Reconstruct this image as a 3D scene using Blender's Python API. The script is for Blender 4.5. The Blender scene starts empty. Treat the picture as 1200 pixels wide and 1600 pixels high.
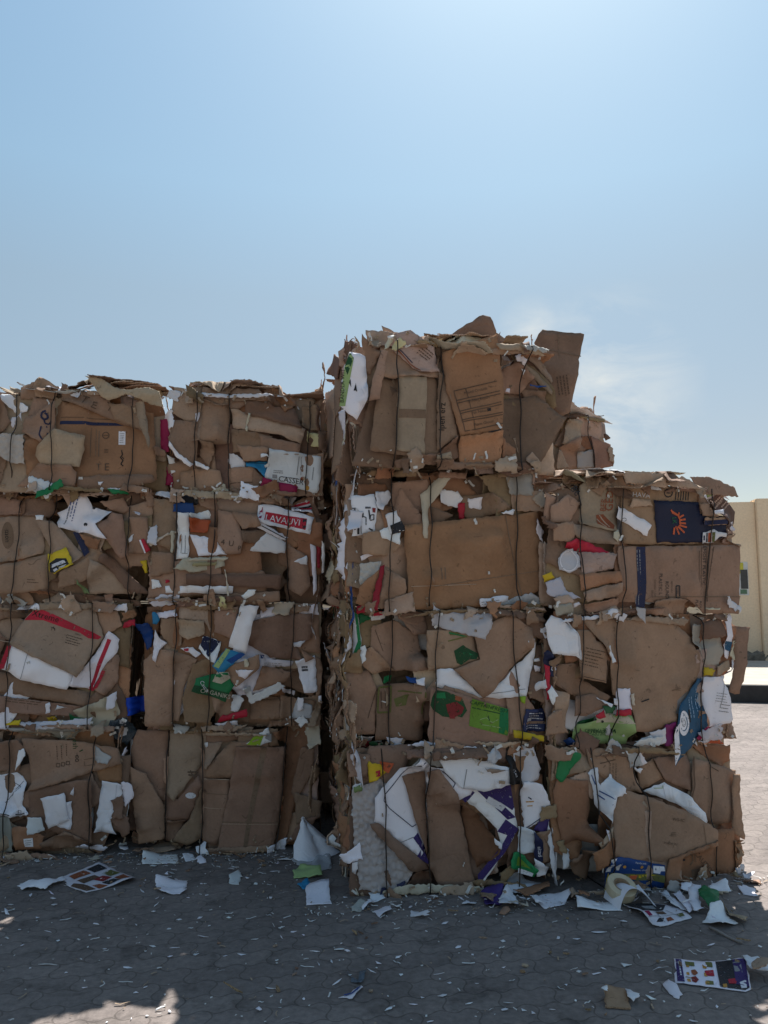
import bpy, bmesh, math, random
import numpy as np
from mathutils import Vector, Matrix
from mathutils.geometry import delaunay_2d_cdt
from mathutils.bvhtree import BVHTree

S = bpy.context.scene
COL = S.collection
RND = random.Random(11)
NPR = np.random.RandomState(5)
R = math.radians

# ------------------------------------------------------------------ camera
CAM_H, PITCH, FPX = 1.6, math.atan(135 / 1200), 1200.0
cam = bpy.data.objects.new("camera", bpy.data.cameras.new("camera"))
COL.objects.link(cam)
cam.location = (0, 0, CAM_H)
cam.rotation_euler = (R(90) + PITCH, 0, 0)
cam.data.sensor_fit = 'VERTICAL'
cam.data.sensor_height = 24
cam.data.lens = 24 * FPX / 1600
cam.data.clip_start = 0.05
cam.data.clip_end = 3000
S.camera = cam

# ------------------------------------------------------------------ light
SUN_EL, SUN_AZ = 57.1, 14.0           # behind the stacks, a little to the right
sd = Vector((math.sin(R(SUN_AZ)) * math.cos(R(SUN_EL)), math.cos(R(SUN_AZ)) * math.cos(R(SUN_EL)), math.sin(R(SUN_EL))))
sun = bpy.data.objects.new("sun", bpy.data.lights.new("sun", 'SUN'))
COL.objects.link(sun)
sun.data.energy = 5.0
sun.data.angle = R(0.5)
sun.data.color = (1.0, 0.965, 0.915)
sun.rotation_euler = sd.to_track_quat('Z', 'Y').to_euler()
sun.location = sd * 50

W = bpy.data.worlds.new("World")
S.world = W
W.use_nodes = True
wt = W.node_tree
wt.nodes.clear()
wn = wt.nodes.new
wo = wn('ShaderNodeOutputWorld')
bg = wn('ShaderNodeBackground')
sky = wn('ShaderNodeTexSky')
sky.sky_type = 'NISHITA'
sky.sun_disc = False
sky.sun_elevation = R(SUN_EL)
sky.sun_rotation = R(SUN_AZ)
sky.air_density = 1.0
sky.dust_density = 0.5
sky.ozone_density = 1.0
bg.inputs['Strength'].default_value = 0.121
# thin wisps of cloud low over the stack
tc = wn('ShaderNodeTexCoord')
def dirpx(x, y):
    v = Vector(((x - 600) / FPX, -(y - 800) / FPX, -1.0))
    v = Matrix.Rotation(R(90) + PITCH, 3, 'X') @ v
    return v.normalized()
def wmath(op, a, b=None, clamp=False):
    n = wn('ShaderNodeMath'); n.operation = op; n.use_clamp = clamp
    for i, s in enumerate((a, b)):
        if s is None: continue
        if isinstance(s, (int, float)): n.inputs[i].default_value = s
        else: wt.links.new(s, n.inputs[i])
    return n.outputs[0]
mp = wn('ShaderNodeMapping'); mp.inputs['Scale'].default_value = (7, 7, 16)
wt.links.new(tc.outputs['Generated'], mp.inputs['Vector'])
nz = wn('ShaderNodeTexNoise'); nz.inputs['Scale'].default_value = 1.0; nz.inputs['Detail'].default_value = 7; nz.inputs['Roughness'].default_value = 0.62
nz.inputs['Distortion'].default_value = 0.6
wt.links.new(mp.outputs[0], nz.inputs['Vector'])
acc = None
for (px, py, rad, amt) in ((945, 590, 0.12, 0.75), (830, 515, 0.045, 0.7), (960, 640, 0.11, 0.75)):
    d = wn('ShaderNodeVectorMath'); d.operation = 'DISTANCE'
    wt.links.new(tc.outputs['Generated'], d.inputs[0]); d.inputs[1].default_value = dirpx(px, py)
    m = wmath('MULTIPLY', wmath('SUBTRACT', 1.0, wmath('DIVIDE', d.outputs['Value'], rad), True), amt)
    acc = m if acc is None else wmath('MAXIMUM', acc, m)
dens = wmath('MULTIPLY', wmath('SUBTRACT', nz.outputs['Fac'], 0.42, True), 4.2)
fac = wmath('MULTIPLY', acc, dens, True)
mx = wn('ShaderNodeMix'); mx.data_type = 'RGBA'
# a dusty Gulf-coast sky: greyer towards the horizon than the clear-air model
sz = wn('ShaderNodeSeparateXYZ'); wt.links.new(tc.outputs['Generated'], sz.inputs[0])
rp = wn('ShaderNodeValToRGB'); el = rp.color_ramp.elements
while len(el) < 5: el.new(0.5)
for e_, (p_, c_) in zip(el, ((0.0, (.547, .48, .413)), (.19, (.567, .495, .42)), (.37, (.685, .645, .52)), (.485, (.747, .79, .66)), (.66, (.76, .853, .747)))):
    e_.position = p_; e_.color = (*c_, 1)
wt.links.new(sz.outputs[2], rp.inputs[0])
tint = wn('ShaderNodeMix'); tint.data_type = 'RGBA'; tint.blend_type = 'MULTIPLY'; tint.inputs[0].default_value = 1
wt.links.new(sky.outputs[0], tint.inputs[6]); wt.links.new(rp.outputs[0], tint.inputs[7])
wt.links.new(fac, mx.inputs[0]); wt.links.new(tint.outputs[2], mx.inputs[6])
mx.inputs[7].default_value = (4.0, 4.1, 3.95, 1)
wt.links.new(mx.outputs[2], bg.inputs['Color'])
wt.links.new(bg.outputs[0], wo.inputs['Surface'])

S.view_settings.view_transform = 'Standard'
S.view_settings.look = 'None'
S.view_settings.exposure = 0.78
S.view_settings.gamma = 1.0

# ------------------------------------------------------------------ materials
def newmat(name):
    m = bpy.data.materials.new(name); m.use_nodes = True
    nt = m.node_tree
    return m, nt, nt.nodes['Principled BSDF']
def mixmul(nt, a, b, f=1.0):
    n = nt.nodes.new('ShaderNodeMix'); n.data_type = 'RGBA'; n.blend_type = 'MULTIPLY'
    n.inputs[0].default_value = f
    nt.links.new(a, n.inputs[6]); nt.links.new(b, n.inputs[7])
    return n.outputs[2]
def ramp(nt, src, stops):
    n = nt.nodes.new('ShaderNodeValToRGB')
    e = n.color_ramp.elements
    while len(e) < len(stops): e.new(0.5)
    for i, (p, v) in enumerate(stops):
        e[i].position = p; e[i].color = (v, v, v, 1) if not isinstance(v, tuple) else (*v, 1)
    nt.links.new(src, n.inputs[0])
    return n.outputs[0]
def noise(nt, vec, scale, detail=4, rough=0.55, dist=0.0):
    n = nt.nodes.new('ShaderNodeTexNoise')
    n.inputs['Scale'].default_value = scale; n.inputs['Detail'].default_value = detail
    n.inputs['Roughness'].default_value = rough; n.inputs['Distortion'].default_value = dist
    if vec is not None: nt.links.new(vec, n.inputs['Vector'])
    return n.outputs['Fac']
def offset_coords(nt):
    t = nt.nodes.new('ShaderNodeTexCoord'); oi = nt.nodes.new('ShaderNodeObjectInfo')
    a = nt.nodes.new('ShaderNodeVectorMath'); a.operation = 'MULTIPLY_ADD'
    cx = nt.nodes.new('ShaderNodeCombineXYZ')
    for i in range(3): nt.links.new(oi.outputs['Random'], cx.inputs[i])
    nt.links.new(cx.outputs[0], a.inputs[0]); a.inputs[1].default_value = (37, 53, 71)
    nt.links.new(t.outputs['Object'], a.inputs[2])
    return a.outputs[0], oi
def sheet_mat(name, rough, lo, hi, fibre, bump, bscale, trans=0.0, crease=0.0):
    m, nt, p = newmat(name)
    v, oi = offset_coords(nt)
    c = oi.outputs['Color']
    c = mixmul(nt, c, ramp(nt, noise(nt, v, 4.0, 5, 0.6, 0.4), [(0.3, lo), (0.7, hi)]))
    if fibre: c = mixmul(nt, c, ramp(nt, noise(nt, v, 70, 3), [(0.3, 1 - fibre), (0.7, 1.0)]))
    # small dark scuffs
    c = mixmul(nt, c, ramp(nt, noise(nt, v, 22, 2, 0.5, 1.5), [(0.26, 0.62 if fibre else 0.9), (0.33, 1.0)]))
    nt.links.new(c, p.inputs['Base Color'])
    p.inputs['Roughness'].default_value = rough
    p.inputs['Specular IOR Level'].default_value = 0.25
    b = nt.nodes.new('ShaderNodeBump'); b.inputs['Strength'].default_value = bump; b.inputs['Distance'].default_value = 0.01
    nt.links.new(noise(nt, v, bscale, 4, 0.6, 0.8), b.inputs['Height'])
    nt.links.new(b.outputs[0], p.inputs['Normal'])
    if crease:      # sharp crush lines, only where the sheet was squashed
        dv = nt.nodes.new('ShaderNodeVectorMath'); dv.operation = 'MULTIPLY_ADD'
        nn = nt.nodes.new('ShaderNodeTexNoise'); nn.inputs['Scale'].default_value = 5.0; nt.links.new(v, nn.inputs['Vector'])
        nt.links.new(nn.outputs['Color'], dv.inputs[0]); dv.inputs[1].default_value = (.22, .22, .22); nt.links.new(v, dv.inputs[2])
        vo = nt.nodes.new('ShaderNodeTexVoronoi'); vo.feature = 'DISTANCE_TO_EDGE'; vo.inputs['Scale'].default_value = 7.5
        nt.links.new(dv.outputs[0], vo.inputs['Vector'])
        ln = ramp(nt, vo.outputs['Distance'], [(0.0, 0.0), (0.09, 1.0)])
        wh = ramp(nt, noise(nt, v, 2.6, 2, 0.5), [(0.48, 0.0), (0.68, 1.0)])
        b2 = nt.nodes.new('ShaderNodeBump'); b2.inputs['Distance'].default_value = 0.008
        ms_ = nt.nodes.new('ShaderNodeMath'); ms_.operation = 'MULTIPLY'; ms_.inputs[1].default_value = crease
        nt.links.new(wh, ms_.inputs[0]); nt.links.new(ms_.outputs[0], b2.inputs['Strength'])
        nt.links.new(ln, b2.inputs['Height']); nt.links.new(b.outputs[0], b2.inputs['Normal'])
        nt.links.new(b2.outputs[0], p.inputs['Normal'])
    if trans:
        t = nt.nodes.new('ShaderNodeBsdfTranslucent'); nt.links.new(c, t.inputs['Color'])
        ms = nt.nodes.new('ShaderNodeMixShader'); ms.inputs[0].default_value = trans
        o = nt.nodes['Material Output']
        nt.links.new(p.outputs[0], ms.inputs[1]); nt.links.new(t.outputs[0], ms.inputs[2]); nt.links.new(ms.outputs[0], o.inputs['Surface'])
    return m
M_CARD = sheet_mat("cardboard", 0.86, 0.76, 1.1, 0.12, 0.4, 14, crease=.35)
M_PAPER = sheet_mat("paper", 0.8, 0.96, 1.02, 0.0, 0.35, 18, trans=0.03, crease=.5)
M_PRINT = sheet_mat("printed_carton", 0.5, 0.85, 1.05, 0.0, 0.25, 18)
M_INK = sheet_mat("ink", 0.65, 0.75, 1.1, 0.0, 0.1, 30)
def scuffed():      # print worn off in small flecks
    nt = M_INK.node_tree; v, _ = offset_coords(nt)
    nt.links.new(ramp(nt, noise(nt, v, 55, 5, 0.7, 0.6), [(0.33, 0.0), (0.42, 1.0)]), nt.nodes['Principled BSDF'].inputs['Alpha'])
scuffed()
def film_mat():
    m, nt, p = newmat("plastic_film")
    v, oi = offset_coords(nt)
    nt.links.new(oi.outputs['Color'], p.inputs['Base Color'])
    p.inputs['Roughness'].default_value = 0.28
    p.inputs['Alpha'].default_value = 0.72
    b = nt.nodes.new('ShaderNodeBump'); b.inputs['Strength'].default_value = 0.6; b.inputs['Distance'].default_value = 0.012
    nt.links.new(noise(nt, v, 24, 4, 0.6, 1.2), b.inputs['Height']); nt.links.new(b.outputs[0], p.inputs['Normal'])
    return m
M_FILM = film_mat()
def edge_mat():
    m, nt, p = newmat("torn_cardboard_edge")
    v, oi = offset_coords(nt)
    c = mixmul(nt, oi.outputs['Color'], ramp(nt, noise(nt, v, 120, 2), [(0.35, 0.55), (0.65, 1.25)]))
    nt.links.new(c, p.inputs['Base Color']); p.inputs['Roughness'].default_value = 0.95
    return m
M_EDGE = edge_mat()
def core_mat():
    # packed layers seen edge-on: thin bands across the depth of the bale
    m, nt, p = newmat("packed_layers")
    t = nt.nodes.new('ShaderNodeTexCoord')
    mp = nt.nodes.new('ShaderNodeMapping'); mp.inputs['Scale'].default_value = (3.0, 60.0, 3.0)
    nt.links.new(t.outputs['Object'], mp.inputs['Vector'])
    n1 = noise(nt, mp.outputs[0], 1.0, 4, 0.65, 0.8)
    c = ramp(nt, n1, [(0.30, (0.05, 0.034, 0.022)), (0.46, (0.20, 0.135, 0.085)), (0.56, (0.30, 0.21, 0.14)), (0.68, (0.40, 0.31, 0.22)), (0.74, (0.62, 0.60, 0.56))])
    nt.links.new(c, p.inputs['Base Color']); p.inputs['Roughness'].default_value = 0.95
    b = nt.nodes.new('ShaderNodeBump'); b.inputs['Strength'].default_value = 0.9; b.inputs['Distance'].default_value = 0.02
    nt.links.new(n1, b.inputs['Height']); nt.links.new(b.outputs[0], p.inputs['Normal'])
    return m
M_CORE = core_mat()
def flat_mat(name, col, rough=0.6, metal=0.0, var=0.2, scale=8.0, bump=0.0):
    m, nt, p = newmat(name)
    t = nt.nodes.new('ShaderNodeTexCoord')
    n1 = noise(nt, t.outputs['Object'], scale, 6, 0.6, 0.5)
    c = nt.nodes.new('ShaderNodeMix'); c.data_type = 'RGBA'; c.blend_type = 'MULTIPLY'; c.inputs[0].default_value = 1
    c.inputs[6].default_value = (*col, 1); nt.links.new(ramp(nt, n1, [(0.3, 1 - var), (0.7, 1 + var)]), c.inputs[7])
    nt.links.new(c.outputs[2], p.inputs['Base Color'])
    p.inputs['Roughness'].default_value = rough; p.inputs['Metallic'].default_value = metal
    if bump:
        b = nt.nodes.new('ShaderNodeBump'); b.inputs['Strength'].default_value = bump; b.inputs['Distance'].default_value = 0.02
        nt.links.new(n1, b.inputs['Height']); nt.links.new(b.outputs[0], p.inputs['Normal'])
    return m
M_WIRE = flat_mat("tie_wire_steel", (0.045, 0.035, 0.03), 0.4, 0.7, 0.4, 30)
M_SHW = flat_mat("shred_white", (0.66, 0.65, 0.62), 0.9, 0, 0.2, 40)
M_SHB = flat_mat("shred_brown", (0.34, 0.25, 0.17), 0.9, 0, 0.3, 40)
def wall_mat():
    m, nt, p = newmat("beige_render")
    t = nt.nodes.new('ShaderNodeTexCoord')
    n1 = noise(nt, t.outputs['Object'], 0.9, 6, 0.6, 0.3); n2 = noise(nt, t.outputs['Object'], 25, 4)
    c = ramp(nt, n1, [(0.3, (0.82, 0.63, 0.435)), (0.7, (0.88, 0.70, 0.495))])
    c = mixmul(nt, c, ramp(nt, n2, [(0.3, 0.9), (0.7, 1.05)]))
    nt.links.new(c, p.inputs['Base Color']); p.inputs['Roughness'].default_value = 0.9
    b = nt.nodes.new('ShaderNodeBump'); b.inputs['Strength'].default_value = 0.3; b.inputs['Distance'].default_value = 0.02
    nt.links.new(n2, b.inputs['Height']); nt.links.new(b.outputs[0], p.inputs['Normal'])
    return m
M_WALL = wall_mat()
def paver_mat():
    m, nt, p = newmat("wavy_pavers")
    t = nt.nodes.new('ShaderNodeTexCoord')
    sep = nt.nodes.new('ShaderNodeSeparateXYZ')
    rot = nt.nodes.new('ShaderNodeMapping'); rot.inputs['Rotation'].default_value = (0, 0, R(-8))
    nt.links.new(t.outputs['Object'], rot.inputs['Vector']); nt.links.new(rot.outputs[0], sep.inputs[0])
    def mth(op, a, b=None):
        n = nt.nodes.new('ShaderNodeMath'); n.operation = op
        for i, s in enumerate((a, b)):
            if s is None: continue
            if isinstance(s, (int, float)): n.inputs[i].default_value = s
            else: nt.links.new(s, n.inputs[i])
        return n.outputs[0]
    X, Y = sep.outputs[0], sep.outputs[1]
    wob = mth('MULTIPLY', mth('SUBTRACT', noise(nt, t.outputs['Object'], 5, 3), 0.5), 0.014)
    wx = mth('ADD', mth('ADD', X, mth('MULTIPLY', mth('SINE', mth('MULTIPLY', Y, 2 * math.pi / 0.125)), 0.013)), wob)
    wy = mth('ADD', mth('ADD', Y, mth('MULTIPLY', mth('SINE', mth('MULTIPLY', X, 2 * math.pi / 0.115)), 0.012)), wob)
    cb = nt.nodes.new('ShaderNodeCombineXYZ'); nt.links.new(wx, cb.inputs[0]); nt.links.new(wy, cb.inputs[1])
    br = nt.nodes.new('ShaderNodeTexBrick')
    br.inputs['Scale'].default_value = 1.0; br.inputs['Brick Width'].default_value = 0.23; br.inputs['Row Height'].default_value = 0.125
    br.inputs['Mortar Size'].default_value = 0.0042; br.inputs['Mortar Smooth'].default_value = 0.35
    br.inputs['Color1'].default_value = (0.218, 0.183, 0.166, 1); br.inputs['Color2'].default_value = (0.258, 0.218, 0.196, 1)
    br.inputs['Mortar'].default_value = (0.158, 0.133, 0.118, 1)
    nt.links.new(cb.outputs[0], br.inputs['Vector'])
    c = br.outputs['Color']
    c = mixmul(nt, c, ramp(nt, noise(nt, t.outputs['Object'], 0.7, 6, 0.65, 0.6), [(0.3, 0.72), (0.7, 1.18)]))
    c = mixmul(nt, c, ramp(nt, noise(nt, t.outputs['Object'], 30, 5, 0.75), [(0.3, 0.68), (0.7, 1.16)]))
    c = mixmul(nt, c, ramp(nt, noise(nt, t.outputs['Object'], 4.5, 5, 0.7, 1.0), [(0.30, 0.55), (0.46, 1.0)]))
    c = mixmul(nt, c, ramp(nt, noise(nt, t.outputs['Object'], 1.7, 3, 0.5, 2.0), [(0.34, 0.85), (0.42, 1.0)]))
    nt.links.new(c, p.inputs['Base Color']); p.inputs['Roughness'].default_value = 0.82
    p.inputs['Specular IOR Level'].default_value = 0.3
    b = nt.nodes.new('ShaderNodeBump'); b.inputs['Strength'].default_value = 0.5; b.inputs['Distance'].default_value = 0.004; b.invert = True
    nt.links.new(br.outputs['Fac'], b.inputs['Height'])
    b2 = nt.nodes.new('ShaderNodeBump'); b2.inputs['Strength'].default_value = 0.35; b2.inputs['Distance'].default_value = 0.006
    nt.links.new(noise(nt, t.outputs['Object'], 60, 4, 0.7), b2.inputs['Height']); nt.links.new(b.outputs[0], b2.inputs['Normal'])
    nt.links.new(b2.outputs[0], p.inputs['Normal'])
    return m
M_PAVER = paver_mat()

# colour codes: (rgb, material, thickness, part name)
CARD, PAP, PRN, FILM = (M_CARD, 0.006, 'cardboard_sheet'), (M_PAPER, 0.0015, 'paper_sheet'), (M_PRINT, 0.003, 'printed_carton'), (M_FILM, 0.0015, 'plastic_film')
PALETTE = {
 'K': ((0.368, 0.234, 0.160), CARD), 'T': ((0.452, 0.332, 0.240), CARD), 'O': ((0.375, 0.195, 0.110), CARD), 'D': ((0.232, 0.142, 0.099), CARD),
 'V': ((.31, .215, .125), CARD), 'P': ((.47, .34, .275), CARD),
 'W': ((.87, .86, .90), PAP), 'w': ((.72, .71, .74), PAP), 'G': ((.46, .44, .41), PAP), 'C': ((.58, .52, .40), PAP),
 'pad': ((.46, .435, .40), (M_PAPER, 0.003, 'padding_sheet')),
 'plast': ((.62, .63, .65), FILM), 'greytan': ((.42, .38, .33), FILM),
 'navy': ((.022, .027, .07), PRN), 'ink': ((.02, .018, .018), PRN), 'blue': ((.02, .07, .25), PRN), 'vblue': ((.01, .07, .55), PRN),
 'cyan': ((.03, .22, .42), PRN), 'teal': ((.03, .11, .20), PRN), 'red': ((.50, .025, .05), PRN), 'crim': ((.30, .015, .07), PRN),
 'orange': ((.62, .13, .05), PRN), 'amber': ((.6, .3, .06), PRN), 'yel': ((.70, .50, .03), PRN), 'pyel': ((.68, .62, .33), PRN),
 'green': ((.02, .20, .07), PRN), 'lime': ((.32, .50, .04), PRN), 'lgreen': ((.34, .47, .19), PRN), 'ygreen': ((.16, .30, .04), PRN),
 'purple': ((.05, .03, .14), PRN), 'mag': ((.17, .012, .10), PRN), 'slate': ((.06, .08, .10), FILM), 'dbrown': ((.10, .055, .04), PRN),
 'mark': ((.12, .075, .05), PRN), 'fmark': ((.22, .145, .095), PRN), 'olive': ((.16, .16, .05), PRN), 'rust': ((.30, .09, .04), PRN), 'dk': ((.03, .03, .035), PRN),
 'grey': ((.30, .30, .31), PRN), 'dgreen': ((.02, .08, .03), PRN), 'dred': ((.25, .03, .03), PRN), 'sky': ((.30, .45, .62), PRN),
}

# ------------------------------------------------------------------ noise fields (1 cm per cell)
def vnoise(n, cell):
    k = int(n / cell) + 3
    g = NPR.rand(k, k) * 2 - 1
    x = np.arange(n) / cell
    i = x.astype(int); f = x - i; f = f * f * (3 - 2 * f)
    a = g[i][:, i] * (1 - f)[None, :] + g[i][:, i + 1] * f[None, :]
    b = g[i + 1][:, i] * (1 - f)[None, :] + g[i + 1][:, i + 1] * f[None, :]
    return a * (1 - f)[:, None] + b * f[:, None]
NT = 512
N_LOW = vnoise(NT, 32)
N_MID = 0.7 * vnoise(NT, 17) + 0.3 * vnoise(NT, 8)
def ridged():
    a = np.zeros((NT, NT))
    for c, w in ((14, .5), (8, .3), (5, .2)):
        a += w * (1 - 2 * np.abs(vnoise(NT, c)))
    return a
N_CRU = ridged()
def voro(n=160, cell=3.6):
    k = int(n / cell) + 4
    pts = (np.stack(np.meshgrid(np.arange(k), np.arange(k)), -1) + NPR.rand(k, k, 2)) * cell
    P = pts.reshape(-1, 2)
    yy, xx = np.mgrid[0:n, 0:n] + cell
    out = np.zeros((n, n))
    for r in range(n):
        d = np.sqrt((xx[r][:, None] - P[:, 0][None]) ** 2 + (yy[r][:, None] - P[:, 1][None]) ** 2)
        d.sort(axis=1)
        out[r] = np.clip((d[:, 1] - d[:, 0]) / cell * 2.6, 0, 1)
    return out
N_VOR = voro()
def window(F, h, w):
    a, b = NPR.randint(0, F.shape[0] - min(h, F.shape[0] - 1)), NPR.randint(0, F.shape[1] - min(w, F.shape[1] - 1))
    s = F[a:a + h, b:b + w]
    if s.shape != (h, w): s = np.pad(s, ((0, h - s.shape[0]), (0, w - s.shape[1])), mode='reflect')
    if NPR.rand() < .5: s = s[::-1]
    if NPR.rand() < .5: s = s[:, ::-1]
    return s
def maxf(a):
    p = np.pad(a, 1, mode='edge')
    return np.max([p[i:i + a.shape[0], j:j + a.shape[1]] for i in range(3) for j in range(3)], axis=0)
def blur(a):
    p = np.pad(a, 1, mode='edge')
    return np.mean([p[i:i + a.shape[0], j:j + a.shape[1]] for i in range(3) for j in range(3)], axis=0)
def inpoly(U, V, poly):
    ins = np.zeros(U.shape, bool)
    n = len(poly)
    for i in range(n):
        x0, y0 = poly[i]; x1, y1 = poly[(i + 1) % n]
        if y0 == y1: continue
        c = ((y0 > V) != (y1 > V)) & (U < (x1 - x0) * (V - y0) / (y1 - y0) + x0)
        ins ^= c
    return ins

# ------------------------------------------------------------------ objects
def link(o, parent=None):
    COL.objects.link(o)
    if parent is not None: o.parent = parent
    return o
def mesh_obj(name, verts, faces, mats, parent=None, loc=None, color=None, midx=None, smooth=None):
    me = bpy.data.meshes.new(name)
    me.from_pydata([tuple(v) for v in verts], [], faces)
    for m in mats: me.materials.append(m)
    if midx is not None: me.polygons.foreach_set('material_index', midx)
    if smooth is not None: me.polygons.foreach_set('use_smooth', smooth)
    me.update()
    o = bpy.data.objects.new(name, me)
    if loc is not None: o.location = loc
    if color is not None: o.color = (*color, 1)
    return link(o, parent)
def tag(o, label=None, cat=None, group=None, kind=None):
    for k, v in (('label', label), ('category', cat), ('group', group), ('kind', kind)):
        if v: o[k] = v
    return o

CAMP = Vector((0, 0, CAM_H))
CROT = Matrix.Rotation(R(90) + PITCH, 3, 'X')
def ray(x, y):
    return CROT @ Vector(((x - 600) / FPX, -(y - 800) / FPX, -1.0))
def ground(x, y, z=0.0):
    d = ray(x, y)
    return CAMP + d * ((z - CAM_H) / d.z)

class Face:
    """A rectangular side of something, with a height field that sheets are laid on one after another."""
    RES = 0.01
    def __init__(s, O, eu, ev, n, w, h, pad=0.3, base=-0.07, bulge=0.03, roll=0.085, lowamp=0.02, parent=None, inv=None):
        s.O, s.eu, s.ev, s.n, s.w, s.h, s.pad = O, eu, ev, n, w, h, pad
        s.ofs = 0.0; s.zmax = None
        s.nu, s.nv = int((w + 2 * pad) / s.RES) + 1, int((h + 2 * pad) / s.RES) + 1
        u = np.arange(s.nu) * s.RES - pad; v = np.arange(s.nv) * s.RES - pad
        s.U, s.V = np.meshgrid(u, v)
        d = np.minimum(np.minimum(s.U, w - s.U), np.minimum(s.V, h - s.V))
        B = bulge * np.clip(1 - (2 * s.U / w - 1) ** 4, 0, 1) * np.clip(1 - (2 * s.V / h - 1) ** 4, 0, 1)
        B -= roll * np.exp(-np.clip(d, 0, 1) / 0.045) if roll else 0
        if lowamp: B = B + lowamp * window(N_LOW, s.nv, s.nu) + lowamp * .5 * window(N_MID, s.nv, s.nu)
        s.H = B + base
        s.G = np.zeros_like(s.H)
        s.parent, s.inv = parent, inv or Matrix.Identity(4)
    def groove(s, u0, u1, depth=0.02, sig=0.034):
        uc = u0 + (u1 - u0) * (1 - np.clip(s.V / s.h, 0, 1))
        s.G += depth * np.exp(-((s.U - uc) / sig) ** 2)
    def px(s, x, y, back=0.0):
        d = ray(x, y)
        t = (s.O - s.n * (back + s.ofs) - CAMP).dot(s.n) / d.dot(s.n)
        p = CAMP + d * t - s.O
        return (p.dot(s.eu), p.dot(s.ev))
    def P(s, u, v, z): return s.O + s.eu * u + s.ev * v + s.n * z
    def idx(s, u, v):
        return (np.asarray(u) + s.pad) / s.RES, (np.asarray(v) + s.pad) / s.RES
    def samp(s, A, u, v, i0=0, j0=0):
        x, y = s.idx(u, v); x = np.clip(x - i0, 0, A.shape[1] - 1.001); y = np.clip(y - j0, 0, A.shape[0] - 1.001)
        i = x.astype(int); j = y.astype(int); fx = x - i; fy = y - j
        i1 = np.minimum(i + 1, A.shape[1] - 1); j1 = np.minimum(j + 1, A.shape[0] - 1)
        return (A[j, i] * (1 - fx) + A[j, i1] * fx) * (1 - fy) + (A[j1, i] * (1 - fx) + A[j1, i1] * fx) * fy
    def local(s, pts):
        """world points -> (centre, offsets) in the parent's frame"""
        q = [s.inv @ p for p in pts]
        c = sum(q, Vector()) / len(q)
        return c, [p - c for p in q]

def dens(poly, step):
    out = []
    n = len(poly)
    for i in range(n):
        a, b = np.array(poly[i]), np.array(poly[(i + 1) % n])
        k = max(1, int(np.linalg.norm(b - a) / step))
        for t in range(k): out.append(a + (b - a) * t / k)
    return out
def tri(poly, sp, tear, edge=None):
    """triangulated sheet outline with inner points"""
    b = dens(poly, edge or max(0.012, sp * .8))
    b = [p + NPR.randn(2) * tear for p in b]
    P = np.array(b)
    lo, hi = P.min(0), P.max(0)
    gx, gy = np.meshgrid(np.arange(lo[0], hi[0], sp), np.arange(lo[1], hi[1], sp))
    g = np.stack([gx.ravel(), gy.ravel()], 1)
    if len(g):
        g = g + (NPR.rand(len(g), 2) - .5) * sp * .55
        g = g[inpoly(g[:, 0], g[:, 1], P)]
        if len(g):
            dd = np.min(((g[:, None, :] - P[None]) ** 2).sum(-1), axis=1)
            g = g[dd > (sp * .4) ** 2]
    vs = [Vector(p) for p in P] + [Vector(p) for p in g]
    r = delaunay_2d_cdt(vs, [], [list(range(len(P)))], 1, 1e-5)
    return np.array([(v.x, v.y) for v in r[0]]), [tuple(f) for f in r[2] if len(f) == 3]

def shell(uv, z, tris, t):
    """front, back and rim of a sheet; rim triangles come last"""
    n = len(uv)
    V = [(uv[i][0], uv[i][1], z[i]) for i in range(n)] + [(uv[i][0], uv[i][1], z[i] - t) for i in range(n)]
    def ccw(f):
        a, b, c = (uv[i] for i in f)
        return f if (b[0] - a[0]) * (c[1] - a[1]) - (b[1] - a[1]) * (c[0] - a[0]) > 0 else (f[0], f[2], f[1])
    tr = [ccw(f) for f in tris]
    F = list(tr) + [(c + n, b + n, a + n) for a, b, c in tr]
    cnt = {}
    for f in tr:
        for k in range(3):
            e = (f[k], f[(k + 1) % 3]); key = (min(e), max(e))
            cnt[key] = None if key in cnt else e
    rim = [(e[1], e[0], e[0] + n, e[1] + n) for e in cnt.values() if e]
    return V, F + rim, len(F), len(rim)

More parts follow.
